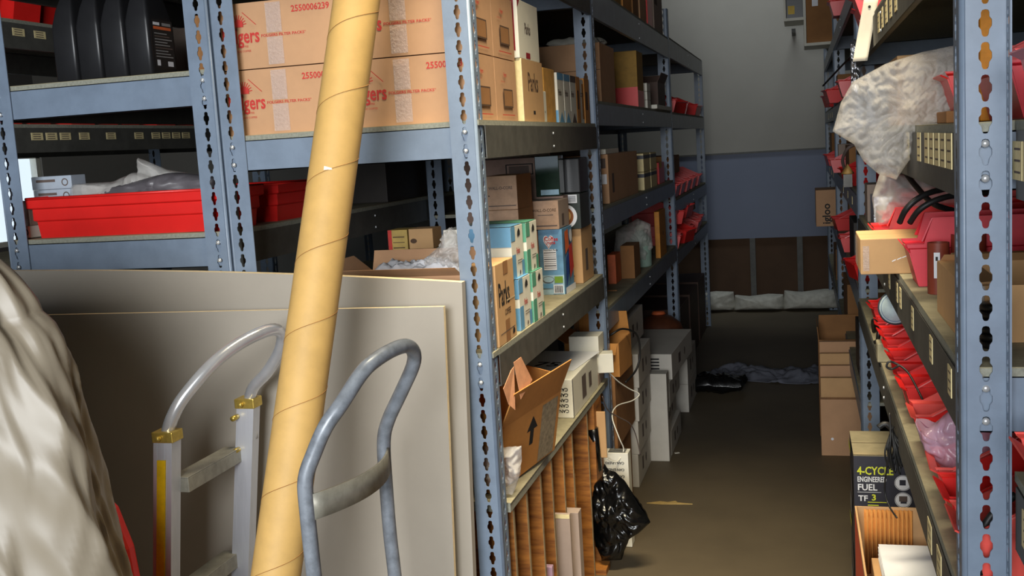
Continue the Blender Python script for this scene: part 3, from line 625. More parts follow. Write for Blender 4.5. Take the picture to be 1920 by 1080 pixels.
# ------------------------------------------------------------------ boards leaning on the rack
def big_board(lb, x0, x1, z1a, z1b, ybot, ytop, t, bow=0.):
    b = MB(); n = 14; P = []
    def col(u):
        x = x0+(x1-x0)*u; z = z1a+(z1b-z1a)*u+bow*4*u*(1-u); return x, z
    for k in range(n):
        (xa, za), (xc, zc) = col(k/n), col((k+1)/n)
        b.add([(xa, ybot, 0), (xc, ybot, 0), (xc, ytop, zc), (xa, ytop, za)], [(0, 1, 2, 3)], board)
        b.add([(xa, ybot+t, 0), (xc, ybot+t, 0), (xc, ytop+t, zc), (xa, ytop+t, za)], [(3, 2, 1, 0)], board)
        b.add([(xa, ytop, za), (xc, ytop, zc), (xc, ytop+t, zc), (xa, ytop+t, za)], [(0, 1, 2, 3)], boardE)
        b.add([(xa, ybot, 0), (xc, ybot, 0), (xc, ybot+t, 0), (xa, ybot+t, 0)], [(3, 2, 1, 0)], boardE)
    za, zc = col(0)[1], col(1)[1]
    b.add([(x1, ybot, 0), (x1, ybot+t, 0), (x1, ytop+t, zc), (x1, ytop, zc)], [(0, 1, 2, 3)], boardE if t < .018 else board)
    b.add([(x0, ybot, 0), (x0, ybot+t, 0), (x0, ytop+t, za), (x0, ytop, za)], [(3, 2, 1, 0)], boardE)
    return tag(b.build('grey_board'), lb, 'board')
big_board('larger grey painted board with a bowed top edge, leaning against the racks', -2.1, -.742, 1.200, 1.138, 2.16, 2.262, .024, .012)
big_board('smaller grey painted board with pale raw edges, leaning in front of the larger one', -2.05, -.766, 1.093, 1.094, 2.10, 2.195, .012)
# ------------------------------------------------------------------ cardboard tube
t = thing('cardboard_tube', 'long tan cardboard tube with spiral seams leaning in front of the boards', 'tube', (-1.066, 1.578, 0))
a0, a1 = V((-1.066, 1.578, 0)), V((-.829, 2.165, 2.06)); d = (a1-a0); L = d.length; dn = d.normalized()
b = MB(); R = .0475
e1 = dn.orthogonal().normalized(); e2 = dn.cross(e1)
b.tube([d*(i/20) for i in range(21)], R, tubeM, 40, cap=False); b.tube([d*(i/4) for i in range(5)], R-.004, tubeM, 40, cap=False)
for q in (0, 1):
    b.grid(lambda u, v: d*q+(e1*math.cos(2*PI*u)+e2*math.sin(2*PI*u))*(R-.004*v), 40, 2, tubeM, True, closeu=True)
b.build('tube_wall', t)
b = MB(); turns = 14; ph = 1.0
pts = []
for i in range(turns*36):
    a = 2*PI*i/36+ph; pts.append(d*(i/(turns*36))+(e1*math.cos(a)+e2*math.sin(a))*(R+.0001))
b.tube(pts, .0007, tubeL, 5); b.build('spiral_seam', t)
b = MB()
for (f, an, w, h) in ((.68, 4.15, .016, .008),):
    c = d*f
    b.grid(lambda u, v: c+dn*(h*(v-.5)*(1-.6*u))+(e1*math.cos(an+(u-.5)*w/R)+e2*math.sin(an+(u-.5)*w/R))*(R+.0006), 6, 3, white)
b.build('torn_patch', t)
# ------------------------------------------------------------------ hand trucks
def smooth(pts, n=4):
    pts = [V(p) for p in pts]; out = []
    for i in range(len(pts)-1):
        p0, p1, p2, p3 = pts[max(i-1, 0)], pts[i], pts[i+1], pts[min(i+2, len(pts)-1)]
        for k in range(n):
            u = k/n; out.append(.5*((2*p1)+(p2-p0)*u+(2*p0-5*p1+4*p2-p3)*u*u+(3*p1-p0-3*p2+p3)*u**3))
    return out+[pts[-1]]
def wheel(parent, c, r, w, axis, name='wheel'):
    b = MB(); ax = V(axis).normalized(); e = ax.orthogonal().normalized(); f = ax.cross(e); c = V(c); n = 32
    prof = [(.18, -.3), (.2, -.5), (.55, -.35), (.62, -.5), (.9, -.5), (1, -.3), (1, .3), (.9, .5), (.62, .5), (.55, .35), (.2, .5), (.18, .3)]
    b.grid(lambda u, v: c+ax*(prof[round(v*11)][1]*w)+(e*math.cos(2*PI*u)+f*math.sin(2*PI*u))*(prof[round(v*11)][0]*r), n, 12, rubber, True, closeu=True)
    b.build(name, parent); b = MB(); b.cyl(c-ax*w*.55, c+ax*w*.55, r*.2, r*.2, paintW, 16); b.build('hub', parent)
h = thing('hand_truck', 'silver aluminium hand truck with a yellow strip, standing against the grey boards', 'hand truck', (0, 0, 0))
b = MB()
lp = [(-1.258, 1.84, .85), (-1.249, 1.84, .902), (-1.232, 1.845, .942), (-1.211, 1.86, .977), (-1.174, 1.9, 1.026), (-1.145, 1.95, 1.056), (-1.114, 2.0, 1.074), (-1.097, 2.04, 1.076), (-1.094, 2.065, 1.06), (-1.108, 2.075, 1.023), (-1.145, 2.08, .975), (-1.186, 2.085, .938), (-1.2, 2.088, .90), (-1.204, 2.09, .82)]
b.tube(smooth(lp), .0135, chrome, 16); b.build('loop_handle', h)
def rail(top, bot, wx, wy, m, nm):
    top, bot = V(top), V(bot); b = MB()
    for (cx, cy, sx, sy) in ((-1, 0, .004, wy), (1, 0, .004, wy), (0, -.72, wx, .004), (0, .72, wx, .004), (0, 0, .004, wy)):
        c0 = V((cx*(wx-.004), cy*wy, 0))
        q = [V((sgx*sx, sgy*sy, 0)) for sgx, sgy in ((-1, -1), (1, -1), (1, 1), (-1, 1))]
        b.prism([bot+c0+k for k in q], top-bot, m)
    return b.build(nm, h)
rail((-1.249, 1.838, .898), (-1.352, 1.838, .05), .021, .017, alu, 'rail'); rail((-1.204, 2.088, .90), (-1.30, 2.050, .05), .021, .015, alu, 'rail')
b = MB(); b.prism([(-1.354+k, 1.8185, .05+.0) for k in (-.011, .008)]+[(-1.354+.008, 1.8215, .05), (-1.354-.011, 1.8215, .05)], (.099, 0, .80), yel); b.build('yellow_strip', h)
for (x, y, z, nm) in ((-1.249, 1.838, .898, 1), (-1.204, 2.088, .905, 2)):
    b = MB(); b.box(x-.024, x+.024, y-.02, y+.02, z-.012, z+.010, brass); b.cyl((x-.006, y-.02, z-.002), (x-.006, y-.030, z-.002), .006, .005, brass, 10)
    b.build('collar', h, bevel=.002)
b = MB(); b.cyl((-1.225, 2.076, .875), (-1.225, 2.05, .875), .006, .006, brass, 10); b.cyl((-1.228, 2.076, .80), (-1.228, 2.05, .80), .006, .006, brass, 10); b.build('bolt', h)
for z, dx in ((.79, -.013), (.545, -.042), (.30, -.07)):
    b = MB(); b.box(-1.249+dx-.004, -1.222+dx+.012, 1.855, 2.075, z-.018, z+.012, paintW); b.box(-1.249+dx-.004, -1.222+dx+.012, 1.855, 2.075, z+.012, z+.0145, paintW); b.build('crossbar', h, bevel=.002)
b = MB(); b.box(-1.36, -1.22, 1.80, 2.09, .0, .008, alu); b.build('toe_plate', h)
wheel(h, (-1.42, 1.80, .095), .095, .04, (0, 1, 0)); wheel(h, (-1.42, 2.06, .095), .095, .04, (0, 1, 0))
b = MB(); b.tube([(-1.42, 1.78, .095), (-1.42, 2.08, .095)], .009, paintW, 10); b.box(-1.42, -1.32, 1.832, 1.844, .085, .105, alu); b.box(-1.42, -1.30, 2.048, 2.06, .085, .105, alu); b.build('axle', h)

h = thing('hand_truck', 'grey-blue painted tubular hand truck with a curved strap, in front of the tube', 'hand truck', (0, 0, 0))
lp = [(-.792, 1.56, .02), (-.797, 1.555, .4), (-.802, 1.55, .743), (-.804, 1.55, .854), (-.802, 1.55, .909), (-.787, 1.56, .952), (-.767, 1.57, .994), (-.746, 1.59, 1.026), (-.726, 1.63, 1.066), (-.713, 1.66, 1.083), (-.698, 1.71, 1.093), (-.69, 1.76, 1.091), (-.69, 1.795, 1.073), (-.699, 1.81, 1.044), (-.731, 1.82, .99), (-.763, 1.825, .935), (-.777, 1.83, .892), (-.779, 1.83, .819), (-.779, 1.83, .713), (-.775, 1.83, .6), (-.77, 1.83, .3), (-.765, 1.83, .02)]
b = MB(); b.tube(smooth(lp), .0132, paintT, 18); b.build('tube_frame', h)
def strap(zc, dz, x0, x1, sag):
    b = MB(); P = lambda u, v: V((x0+(x1-x0)*u+sag*4*u*(1-u), 1.55+.28*u, zc+dz*(v-.5)))
    b.grid(P, 16, 2, paintW); return b.build('curved_strap', h, solid=.004)
strap(.862, .044, -.792, -.770, .035); strap(.50, .044, -.785, -.765, .035)
b = MB(); b.box(-.79, -.58, 1.54, 1.84, 0, .008, paintT); b.build('toe_plate', h)
wheel(h, (-.86, 1.50, .1), .1, .04, (0, 1, 0)); wheel(h, (-.85, 1.88, .1), .1, .04, (0, 1, 0))
b = MB(); b.tube([(-.86, 1.48, .1), (-.85, 1.90, .1)], .009, paintW, 10); b.tube([(-.86, 1.55, .1), (-.795, 1.555, .16)], .008, paintT, 8); b.tube([(-.86, 1.83, .1), (-.77, 1.83, .16)], .008, paintT, 8); b.build('axle', h)
# ------------------------------------------------------------------ covered object at the lower left
b = MB()
def cov(u, v):
    a = 2*PI*u; ca, sa = math.cos(a), math.sin(a)
    if v < .3: q = v/.3; r = .80*math.sin(q*PI/2)**.9; z = 1.38-.18*(1-math.cos(q*PI/2))
    else: t_ = (v-.3)/.7; r = .80+.44*(t_**.55) if t_ < .5 else 1.10-.16*(t_-.5)/.5; z = 1.20*(1-(v-.3)/.7)
    def rg(x, y, w, k): return -abs(noise.noise(V((x, y, w))))*k
    f = noise.noise(V((ca*1.6, sa*1.6, z*1.1+4)))*.045
    f += rg(ca*2.2+z*2.6, sa*2.2-z*1.6, 9, .04)+rg(ca*4-z*3.0, sa*4+z*3.4, 3, .024)+rg(ca*7+z*6, sa*7-z*5, 5, .012)
    f += .010*math.sin(a*9+z*4)
    k = min(1, r*2)
    return V(((.445*r+f*k)*ca, (.19*r+f*.7*k)*sa, max(z+noise.noise(V((ca*2, sa*2, v*6)))*.02*k, .004)))
b.grid(cov, 220, 120, tarpM, True, closeu=True)
tag(b.build('dust_cover', loc=(-1.577, 1.46, 0)), 'creased beige plastic cover draped over a tall object at lower left', 'cover')
b = MB(); P_ = [(-.07, 0), (.075, 0), (.068, .5), (.050, .70), (.025, .78), (-.01, .815), (-.07, .83)]
b.prism([(x, .01*math.sin(z*3), z) for x, z in P_], (0, .03, 0), red)
tag(b.build('red_jerrycan', loc=(-1.335, 1.71, 0), bevel=.008), 'red plastic can peeking out right behind the beige cover', 'can')

# ------------------------------------------------------------------ under the near bay: bench of plywood dividers
t = thing('divider_bench', 'grey-topped plywood bench with upright dividers under the middle shelf', 'bench', (-1.0, 3.0, 0))
def rel(o): 
    o.location = (1.0, -3.0, 0); return o
b = MB(); b.box(-1.30, -.69, 2.36, 3.70, .568, .59, chip); b.box(-1.30, -.688, 2.36, 3.70, .590, .592, chipT); rel(b.build('bench_top', t))
for y in (2.40, 2.53, 2.68, 2.81, 2.96, 3.09, 3.33):
    b = MB(); b.box(-1.27, -.697, y, y+.011, .0, .567, ply); b.box(-.697, -.695, y, y+.011, 0, .567, plyE); rel(b.build('divider', t))
b = MB(); b.box(-1.285, -1.27, 2.37, 3.69, 0, .567, ply); rel(b.build('back_panel', t))
b = MB(); b.box(-1.27, -.70, 3.56, 3.575, 0, .567, ply); rel(b.build('end_panel', t))
b = MB(); b.box(-.725, -.690, 3.42, 3.555, .0, .567, ply); rel(b.build('front_stile', t))
b = MB(); b.box(-1.27, -.66, 3.345, 3.42, 0, .02, ply); rel(b.build('runner', t))
# things standing between the dividers
def sheet(name, lb, cat, x0, x1, y0, y1, h, m, pr=(), tilt=0):
    return carton(name, lb, cat, x0, x1, y0, y1, .001, h, m, pr, seam=False, tilt=(tilt, 0, 0), bev=.001)
sheet('cardboard_sheet', 'folded brown carton standing between the bench dividers, near the bag', 'cardboard', -1.2, -.665, 2.985, 3.03, .345, cardG, [('-Y', 'r', .3, .2, .82, .9, cardD), ('-Y', 'l', 0, .1, 1, .1, .004, white)])
sheet('cardboard_sheet', 'corrugated brown sheet with a pale torn top edge, in front of the folded carton', 'cardboard', -1.2, -.672, 2.90, 2.915, .37, cardG, [('-Y', 'r', 0, .965, 1, 1, cream)])
sheet('cardboard_sheet', 'taller thin brown sheet just behind the folded carton', 'cardboard', -1.2, -.70, 3.11, 3.13, .42, cardY)
carton('plastic_sleeve', 'clear purplish plastic sleeve standing between two dividers', 'sleeve', -1.0, -.69, 2.73, 2.75, .001, .28, pinkP, seam=False)
carton('small_carton', 'white small carton at the foot of the nearest bench divider', 'box', -.90, -.668, 2.548, 2.62, .001, .205, white, [('+X', 'l', 0, .86, 1, .86, .002, ink)], bev=.001)
# on the bench
open_carton('open_carton', 'crushed open brown carton with an up arrow, leaning on the bench', 'box', -.98, -.70, 2.44, 2.78, .628, .80, cardO, {'f': (.035, 12), 'r': (.10, 14), 'b': (.05, -10)},
            [('+X', 'p', [(.50, .42), (.56, .42), (.56, .66), (.62, .66), (.53, .88), (.44, .66), (.50, .66)], ink), ('+X', 'r', .68, .02, .95, .95, M('newsprint', (156, 140, 112), .8, 0, .22, 90))], tilt=(.06, .20, -.22))
bag('plastic_bag', 'clear plastic bag with something red, at the near end of the bench', 'bag', [(-.05, -.06), (.03, -.07), (.055, -.01), (.06, .055), (.0, .05), (-.05, .06)], (-.73, 2.42, .66), X, Z, (0, -1, 0), .03, plastic, 51, .02, 30)
b = MB(); b.tube([(-.78, 2.46, .60), (-.77, 2.45, .72), (-.765, 2.45, .78)], [.02, .018, .012], red, 12); tag(b.build('red_bottle'), 'red bottle shape behind the clear bag by the corner post', 'bottle')
def vents(n, u0, u1, v0, v1, face='-Y', th=.006): return [(face, 'r', u0, v0+(v1-v0)*k/n, u1, v0+(v1-v0)*(k+.5)/n, ink) for k in range(n)]
def liner_text(n, u, v0, v1, s, face='-Y', m=ink): return [(face, 'tu', 'CAN LINERS', u, v0+(v1-v0)*k/n, s, m) for k in range(n)]
carton('liner_box', 'white can liner carton lying on the bench behind the crushed carton', 'box', -.885, -.697, 3.14, 3.56, .5925, .715, white,
       liner_text(5, .93, .22, .92, .0145) + [('+X', 'r', .35, .2, .5, .8, inkG), ('+X', 'r', .62, .3, .72, .7, inkG), ('+X', 'r', 0, .0, .02, 1, M('pale_print', (150, 150, 150))), ('+Z', 'r', .1, .08, .7, .5, M('pale_print', (150, 150, 150)))], group='can liner cartons')
b = MB(); b.box(-.10, .10, -.15, .15, 0, .0012, whiteB); b.text('75', (-.06, -.10, .0016), (1, 0, 0), (0, 1, 0), .09, ink, True)
o = tag(b.build('printed_sheet', loc=(-.80, 3.42, .7165), rot=(0, 0, -.1)), 'printed sheet lying on the can liner carton on the bench', 'paper')
carton('small_carton', 'white small box sticking out at the end of the bench', 'box', -.745, -.655, 3.60, 3.665, .632, .70, white, seam=False, rz=.2)
carton('small_carton', 'white larger box above the small one at the bench end', 'box', -.80, -.695, 3.59, 3.69, .7005, .765, white, seam=False)
carton('small_carton', 'pale box under the white boxes at the bench end', 'box', -.90, -.70, 3.585, 3.69, .5925, .6315, cardG, seam=False)
# brown open cartons overhanging behind
open_carton('open_carton', 'brown open carton with cables spilling out, beyond the bench end', 'box', -.86, -.655, 3.80, 4.02, .575, .70, cardO, {'b': (.09, -12), 'l': (.06, 60), 'f': (.045, 150)}, rz=-.05)
open_carton('open_carton', 'smaller brown carton with raised flaps resting behind the cable carton', 'box', -.88, -.72, 4.06, 4.20, .70, .77, cardD, {'b': (.07, 10), 'f': (.05, 80)})
carton('cardboard_box', 'brown carton supporting the cable carton at the bench end', 'box', -.90, -.68, 3.79, 4.22, .30, .5745, cardD)
carton('cardboard_box', 'dark brown carton on the floor under the cable carton', 'box', -.92, -.70, 3.78, 4.21, .0005, .2995, cardD)
def cable(name, lb, pts, r, m, cat='cable', n=6): b = MB(); b.tube(smooth(pts, n), r, m, 8); return tag(b.build(name), lb, cat)
cable('black_cable', 'black cable looping out of the brown open carton', [(-.80, 3.90, .66), (-.70, 3.86, .72), (-.66, 3.9, .735), (-.62, 3.97, .70), (-.615, 4.0, .62), (-.63, 3.98, .56), (-.66, 3.9, .53)], .004, rubber)
cable('power_cable', 'thin white cord hanging in loops from the bench end', [(-.69, 3.66, .64), (-.66, 3.72, .58), (-.63, 3.80, .53), (-.60, 3.84, .50), (-.62, 3.8, .485), (-.66, 3.7, .49), (-.665, 3.62, .47), (-.64, 3.6, .40), (-.63, 3.62, .35), (-.65, 3.58, .32), (-.68, 3.55, .34)], .0022, white)
cable('power_cable', 'second thin grey cord crossing the plywood end panel', [(-.685, 3.56, .56), (-.675, 3.6, .50), (-.65, 3.66, .46), (-.62, 3.72, .42), (-.61, 3.78, .36), (-.60, 3.8, .28)], .002, inkG)
# tags hanging from the shelf beam
def hang(lb, pts, th, m, nm, cat='tag'):
    b = MB(); b.prism(pts, th, m); return tag(b.build(nm), lb, cat)
hang('peach paper tag hanging from the shelf beam beside the corner post', [(-.672, 2.40, .925), (-.664, 2.44, .93), (-.655, 2.50, .86), (-.668, 2.43, .828)], (.001, 0, 0), peach, 'paper_tag')
hang('narrow peach paper strip hanging left of the wider tag', [(-.675, 2.385, .91), (-.672, 2.40, .915), (-.674, 2.395, .81), (-.682, 2.37, .83), (-.684, 2.34, .875)], (.001, 0, 0), peach, 'paper_tag')
# upright white carton and black bag
carton('liner_box', 'white can liner carton standing upright on the floor by the black bag', 'box', -.715, -.612, 3.60, 3.66, .001, .345, white,
       liner_text(13, .86, .06, .98, .0122) + vents(5, .3, .9, .1, .9, '+Z'), group='can liner cartons', seam=False)
bag('rubbish_bag', 'black plastic rubbish bag slumped against the upright white carton', 'bag', [(.0, .17), (.025, .165), (.05, .14), (.09, .075), (.135, .0), (.10, -.035), (.06, -.065), (.045, -.10), (.03, -.14), (-.03, -.15), (-.06, -.1), (-.065, .0), (-.065, .06), (-.05, .12), (-.02, .15), (-.015, .19)], (-.645, 3.40, .178), (1, -.15, 0), Z, (-.15, -1, 0), .045, bagB, 61, .022, 17, rings=26, seg=140)
b = MB(); b.tube([(-.70, 3.47, .33), (-.69, 3.44, .40), (-.7, 3.43, .48)], [.02, .012, .02], bagB, 10); tag(b.build('bag_knot'), 'black twisted neck of plastic rising above the rubbish bag', 'bag')
carton('cardboard_box', 'tan carton flap standing in the opening above the black bag', 'cardboard', -.70, -.66, 3.46, 3.47, .37, .53, cardY, seam=False)
b = MB(); b.prism([(-.09, -.004, 0), (-.04, .02, 0), (-.01, .012, 0), (.02, .03, 0), (.03, .012, 0), (.09, .0, 0), (.02, -.006, 0), (-.03, -.01, 0)], (0, 0, .003), leafM)
tag(b.build('dry_leaf', loc=(-.535, 4.07, .0005)), 'dry tan leaf scrap lying on the concrete aisle floor', 'leaf')
b = MB(); b.prism([(0, 0, 0), (.02, .01, 0), (.015, .02, 0), (-.005, .012, 0)], (0, 0, .002), white); tag(b.build('paper_scrap', loc=(-.59, 4.75, .0005)), 'tiny white scrap on the floor beyond the leaf', 'scrap')
# ------------------------------------------------------------------ rack A, second and third bay
z1 = 1.5785
carton('cardboard_box', 'tall brown carton just past the second aisle post, upper shelf', 'box', -.96, -.715, 4.0, 4.32, z1, 1.80, card, [('-Y', 'l', .0, .55, 1, .55, .002, inkB)])
bag('white_cloth', 'white cloth lying on the tall brown carton past the second post', 'cloth', [(-.1, -.06), (.1, -.07), (.12, .05), (-.08, .08)], (-.84, 4.16, 1.815), X, Y, Z, .02, sackM, 70, .012)
carton('cardboard_box', 'mustard carton with a red lower band on the upper shelf past the second post', 'box', -.815, -.703, 4.86, 5.05, z1, 1.83, M('mustard_card2', (168, 128, 52), .7), [('-Y', 'r', 0, 0, 1, .36, red), ('+X', 'r', 0, 0, 1, .3, red)])
for k in range(3): carton('small_carton', ('lowest', 'middle', 'top')[k]+' of three small pale boxes by the mustard carton', 'box', -.745, -.70, 5.14, 5.26, z1+.04*k, z1+.04*k+.039, white, seam=False, group='small pale boxes')
open_carton('open_carton', 'dark open carton with a tilted top before the third aisle post', 'box', -.93, -.70, 5.55, 5.85, 1.60, 1.72, M('very_dark_card', (78, 50, 34)), {'r': (.05, 25), 'b': (.05, 10)})
carton('white_board', 'white flat board under the dark open carton on the upper shelf', 'board', -.95, -.675, 5.3, 5.93, z1, 1.5985, white, seam=False)
for k, (y, rz, z) in enumerate(((6.25, .2, 1.5765), (6.62, -.3, 1.5765), (7.0, .1, 1.5765), (7.45, .3, 1.5765), (7.8, -.1, 1.5765))):
    bin_(('nearest', 'second', 'third', 'fourth', 'farthest')[k]+' red bin on the upper shelf at the far end of the left rack', -.70, y, z, .18, .3, .12, red, rz=PI+rz, group='red bins on far upper shelf')
z2 = 1.2005
carton('cardboard_box', 'pinkish carton with a white label past the second post, third shelf', 'box', -.93, -.70, 3.98, 4.72, z2, 1.385, card, [('-Y', 'r', .80, .72, .96, .92, inkG), ('-Y', 'r', .80, .40, .97, .60, whiteB), ('+X', 'r', .1, .2, .16, .6, inkG)])
carton('small_carton', 'white flat box lying on the pinkish carton past the second post', 'box', -.80, -.71, 4.0, 4.3, 1.3855, 1.405, white, seam=False)
for k, (dy, dz) in enumerate(((0, 0), (.24, 0), (0, .085), (.24, .085))):
    carton('small_carton', ('lower near', 'lower far', 'upper near', 'upper far')[k]+' cream small carton with a dark band, past the pinkish carton', 'box', -.83, -.70, 4.92+dy, 5.13+dy, z2+dz, z2+dz+.083, cream, [('+X', 'r', 0, .7, 1, .9, navy), ('-Y', 'r', 0, .7, 1, .9, navy)], seam=False, group='cream small cartons')
carton('cardboard_box', 'grey carton stored deep on the third shelf past the second post', 'box', -1.25, -.97, 4.2, 4.9, z2, 1.47, cardG)
carton('parts_box', 'red and yellow box before the third aisle post', 'box', -.80, -.705, 5.5, 5.72, z2, 1.31, red, [('-Y', 'r', .1, .8, .9, 1, yellowC), ('+X', 'r', .1, .75, .5, 1, yellowC)], seam=False)
for k, y in enumerate((6.2, 6.5, 6.85, 7.2, 7.6)):
    bin_(('nearest', 'second', 'third', 'fourth', 'farthest')[k]+' red bin on the third shelf at the far end of the left rack', -.69, y, 1.0925, .2, .3, .13, red, rz=PI, group='red bins on far third shelf')
carton('cardboard_box', 'dark brown carton on the red bins at the far end of the left rack', 'box', -.93, -.72, 6.15, 6.6, 1.2255, 1.33, cardD)
z3 = .8355
def bottle(lb, x, y, z, r, h, m, cm, name='bottle'):
    t = thing(name, lb, 'bottle', (x, y, z)); b = MB(); b.lathe([(r*.9, 0), (r, .006), (r, h*.62), (r*.85, h*.72), (r*.38, h*.84), (r*.34, h*.88)], (0, 0, 0), m, 24); b.build('bottle_body', t)
    b = MB(); b.lathe([(r*.42, h*.87), (r*.42, h*.98), (r*.36, h)], (0, 0, 0), cm, 16); b.build('cap', t); return t
bottle('white plastic bottle past the second post on the lower middle shelf', -.80, 4.15, z3, .03, .19, white, white)
carton('parts_box', 'narrow orange box beside the white bottle on the lower middle shelf', 'box', -.80, -.765, 4.42, 4.55, z3, .96, orangeC, seam=False)
carton('cardboard_box', 'narrow brown box right of the orange one on the lower middle shelf', 'box', -.77, -.71, 4.58, 4.75, z3, .98, cardD)
bag('plastic_bag', 'greenish clear bag heaped on the lower middle shelf past the second post', 'bag', [(-.10, -.09), (.06, -.10), (.10, -.03), (.09, .08), (.03, .11), (-.08, .06)], (-.78, 5.0, .955), (.9, .4, 0), Z, (.3, -1, 0), .06, plastic, 72, .03, 20)
bottle('pale green jug inside the greenish bag on the lower middle shelf', -.745, 5.02, z3, .05, .2, M('pale_green_plastic', (150, 176, 160)), white)
carton('binder', 'orange binder standing before the third aisle post', 'binder', -.72, -.695, 5.35, 5.6, z3, 1.07, M('orange_binder', (214, 140, 40)), [('+X', 'e', .5, .5, .012, .012, inkB)], seam=False)
for k, (x, y, z, rz) in enumerate(((-.69, 6.2, .8025, .1), (-.66, 6.5, .8025, -.2), (-.69, 6.85, .8025, .2), (-.67, 7.2, .8025, 0), (-.69, 7.6, .8025, 0), (-.69, 6.3, .9355, .25), (-.68, 6.75, .9355, -.1))):
    bin_(('nearest lower', 'second lower', 'third lower', 'fourth lower', 'farthest lower', 'nearest stacked', 'second stacked')[k]+' red bin on the fourth shelf at the far end', x, y, z, .2, .3, .13, red, rz=PI+rz, group='red bins on far fourth shelf')
carton('cardboard_box', 'dark carton above the stacked red bins at the far end', 'box', -.95, -.72, 7.0, 7.5, .9355, 1.0, cardD)
# top shelf
tops = [(4.02, .22, .24, cardD), (4.28, .20, .22, M('mustard_card2', (168, 128, 52))), (4.52, .24, .26, cardO), (4.80, .18, .23, cardD), (5.02, .22, .25, card), (5.28, .2, .22, red), (5.52, .36, .22, cardG)]
for k, (y, w, hh, m) in enumerate(tops):
    carton('cardboard_box', ('nearest dark brown', 'mustard', 'orange-brown', 'second dark brown', 'light brown', 'red', 'grey-brown end')[k]+' carton in the row on the top shelf', 'box', -1.05, -.70, y, y+w-.015, 1.9785, 1.9785+hh, m, [('+X', 'r', .1, .6, .4, .85, inkB)])
# white cartons stacked on the floor past the bench
wc = M('dusty_white_carton', (206, 200, 188), .7, 0, .05, 8)
def wbox(lb, x0, x1, y0, y1, z0, z1, rz=0, n=6, u=(.55, .85)):
    return carton('liner_box', lb, 'box', x0, x1, y0, y1, z0, z1, wc, vents(n, u[0], u[1], .15, .9)+[('+X', 'r', .3, .3, .4, .7, inkG), ('+X', 'e', .6, .5, .015, .02, inkG)], seam=False, rz=rz, group='white cartons on the floor')
for k in range(4): wbox(('bottom', 'second', 'third', 'fourth')[k]+' white carton in the stack beside the cable carton', -.97, -.682+.006*k, 4.26, 4.62, .0006+.141*k, .1412+.141*k, n=0)
wbox('slim white carton on top of the nearest white stack', -.86, -.705, 4.26, 4.72, .5652, .70, rz=.0, n=5, u=(.5, .98))
for k in range(3): wbox(('bottom', 'middle', 'third')[k]+' white carton in the second floor stack', -.95, -.60-.02*(k % 2), 4.72, 5.12, .0006+.112*k, .1122+.112*k, n=5 if k == 2 else 0, u=(.5, .8))
wbox('wide white carton with black slots topping the second floor stack', -.90, -.58, 4.80, 5.45, .3368, .455, rz=-.04, n=6, u=(.5, .82))
for k in range(2): wbox(('lower', 'upper')[k]+' white carton in the farthest floor stack', -.90, -.60, 5.50, 5.95, .0006+.15*k, .1502+.15*k, n=0)
wbox('white carton standing on end between the floor stacks', -.70, -.600, 4.63, 4.71, .0006, .40, n=0)
b = MB(); b.lathe([(.115, 0), (.135, .03), (.14, .09), (.115, .15), (.07, .185), (.02, .2)], (0, 0, 0), brownM, 28); t = thing('round_hamper', 'dark brown domed basket on the farthest white stack', 'basket', (-.76, 5.66, .3008)); b.build('hamper_body', t)
b = MB(); b.cyl((0, 0, .2), (0, 0, .215), .04, .03, orangeC, 16); b.build('knob', t)
for k, (y, z) in enumerate(((6.3, 0), (6.9, 0), (7.5, 0))): carton('cardboard_box', ('nearest', 'middle', 'farthest')[k]+' dark carton on the floor under the far end of the left rack', 'box', -1.1, -.72, y, y+.5, .0005, .42, M('very_dark_card', (78, 50, 34)))
# cloth on the floor and white sacks at the back wall
b = MB(); b.grid(lambda u, v: V((-.40+.80*u+.03*math.sin(v*9), -.17+.34*v+.04*math.sin(u*7), max(.004, .035+.055*noise.noise(V((u*7, v*4, 3)))*4*u*(1-u)+.03*abs(noise.noise(V((u*18, v*9, 1))))-.05*(abs(2*v-1)**3)-.04*abs(2*u-1)**4))), 70, 36, clothM)
tag(b.build('drop_cloth', loc=(-.18, 6.35, 0), solid=.003), 'crumpled grey-blue cloth lying on the dark floor towards the back', 'cloth')
b = MB(); pillow(b, [(-.16, -.1), (.16, -.1), (.18, .08), (-.1, .12)], (0, 0, 0), X, Y, Z, .05, bagB, 5, .02, 12); tag(b.build('dark_bag', loc=(-.5, 5.95, .055)), 'dark bag on the floor beside the farthest white stack', 'bag')
for k, (x0, x1, h) in enumerate(((-1.05, -.55, .15), (-.56, -.16, .12), (-.17, .30, .15))):
    w = (x1-x0)/2
    bag('white_sack', ('left', 'middle', 'right')[k]+' of three white sacks lying along the foot of the back wall', 'sack', [(-w, .0), (-w*.9, -.0), (w*.9, 0), (w, .02), (w*.96, h), (w*.4, h*1.04), (-w*.4, h*.9), (-w*.95, h)], ((x0+x1)/2, 8.78, .012), X, Z, (0, -1, 0), .10, sackM, 80+k, .02, 8)
